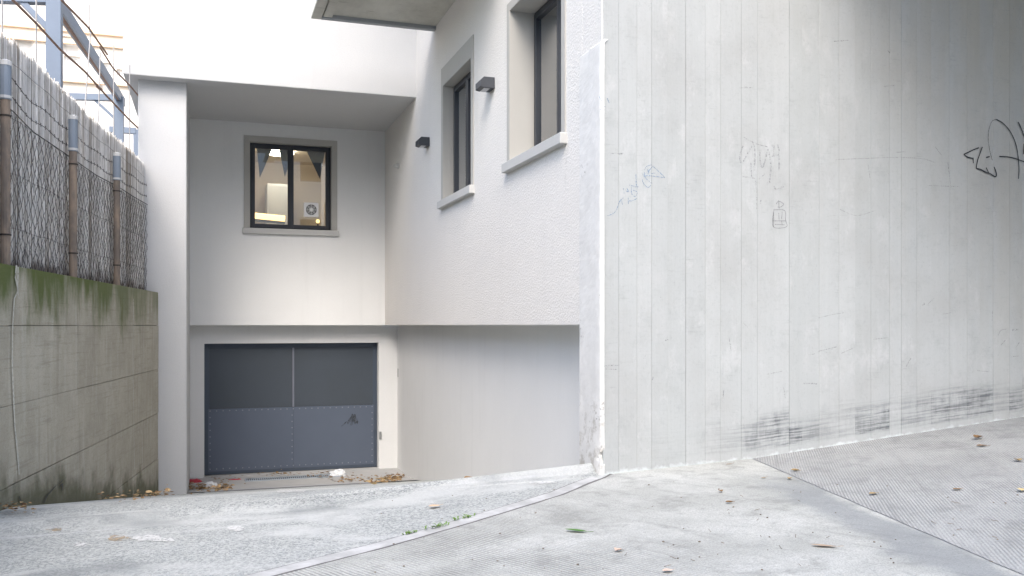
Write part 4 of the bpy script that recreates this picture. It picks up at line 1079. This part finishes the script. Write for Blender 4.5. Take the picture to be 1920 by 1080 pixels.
litter('leaf_litter', [(300, 931, 14, 2.5), (275, 936, 20, 2), (220, 941, 26, 2), (20, 962, 25, 2)], 150, 'line of brown leaves along the foot of the retaining wall', 4, .02, .05)
# weeds in the kerb joint
WEED = mk_plain('weed_green', (.13, .24, .035), .6, var=.4, scale=60)
for (u, v_, s, lab) in ((867, 976, 1.0, 'green weed tuft in the kerb joint, farthest of three'), (818, 992, 1.0, 'broad green weed tuft in the kerb joint, middle of three'), (768, 1004, .6, 'small green weed tuft in the kerb joint, nearest of three')):
    rn = random.Random(int(u)); bm = bmesh.new(); p = on_g(u, v_, .008)
    for q in range(30):
        b0 = p + Vector((jdir.x, jdir.y, 0))*rn.gauss(0, .045*s) + Vector((rn.gauss(0, .006), rn.gauss(0, .006), 0)); an = rn.uniform(0, 6.28); L = rn.uniform(.015, .04)*s
        tip = b0 + Vector((math.cos(an)*L, math.sin(an)*L, L*.6)); sd = Vector((-math.sin(an), math.cos(an), 0))*.005
        m_ = b0.lerp(tip, .5) + Vector((0, 0, .006)); bm.faces.new([bm.verts.new(z) for z in (b0, m_+sd, tip, m_-sd)])
    tag(finish(bm, 'weed', WEED), lab, 'weed')
# paint and plaster splashes on the asphalt (dried material, flat)
SPL = mk_paint('dried_white_paint', (.74, .74, .72), .62, 30); SPT = mk_paint('tan_stain', (.48, .36, .22), .5, 16)
def splash(u, v_, ru, rv, m, label, seed):
    bm = bmesh.new(); pts = []
    for q in range(40):
        a = q*2*math.pi/40; rr_ = 1 + .55*noise.noise(Vector((math.cos(a)*1.6, math.sin(a)*1.6, seed))) + .2*noise.noise(Vector((math.cos(a)*6, math.sin(a)*6, seed)))
        pts.append(bm.verts.new(on_g(u + ru*rr_*math.cos(a), v_ + rv*rr_*math.sin(a), .004)))
    bm.faces.new(pts); return tag(finish(bm, 'paint_splash', m), label, 'splash', 'dried splashes on the asphalt')
splash(278, 1010, 30, 6, SPL, 'largest white dried paint splash on the asphalt', 1.2)
splash(315, 1014, 11, 3, SPL, 'small white paint splash touching the largest one', 2.7)
splash(442, 992, 18, 4.5, SPL, 'white paint splash in mid ramp below the door', 3.4)
splash(152, 1022, 14, 4, SPL, 'faint white paint splash left of the largest one', 4.1)
splash(225, 1010, 26, 5, SPT, 'tan stain beside the largest white splash', 5.5)
splash(102, 993, 16, 3.5, SPT, 'tan stain near the retaining wall', 6.2)
splash(545, 921, 34, 3.0, SPL, 'white cement smear along the forecourt edge', 7.9)
splash(1012, 905, 22, 3, SPL, 'white cement smear near the wall corner', 8.8)
# grit and crumbs lying on the paving
rn = random.Random(21); bm = bmesh.new()
for q in range(120):
    u, v_ = rn.uniform(650, 1915), rn.uniform(800, 1078)
    if v_ < 900 - (u-1100)*.14 and u > 1100: continue
    if v_ < 905: continue
    p = on_g(u, v_, .012); a = rn.uniform(.002, .006)
    r_ = bmesh.ops.create_icosphere(bm, subdivisions=1, radius=a); 
    for v in r_['verts']: v.co = Vector((v.co.x*rn.uniform(.8, 1.6), v.co.y, v.co.z*.6)) + p
for q in range(26):
    u, v_ = rn.uniform(1150, 1900), rn.uniform(930, 1070); p = on_g(u, v_, .013); an = rn.uniform(0, 3.14); L = rn.uniform(.015, .05)
    add_tube(bm, [p, p + Vector((math.cos(an)*L, math.sin(an)*L, .004))], .0014, 4)
tag(finish(bm, 'grit', mk_plain('grit_brown', (.22, .18, .14), .9, var=.4, scale=20)), 'grit and twigs scattered on the paving', 'grit', kind='stuff')
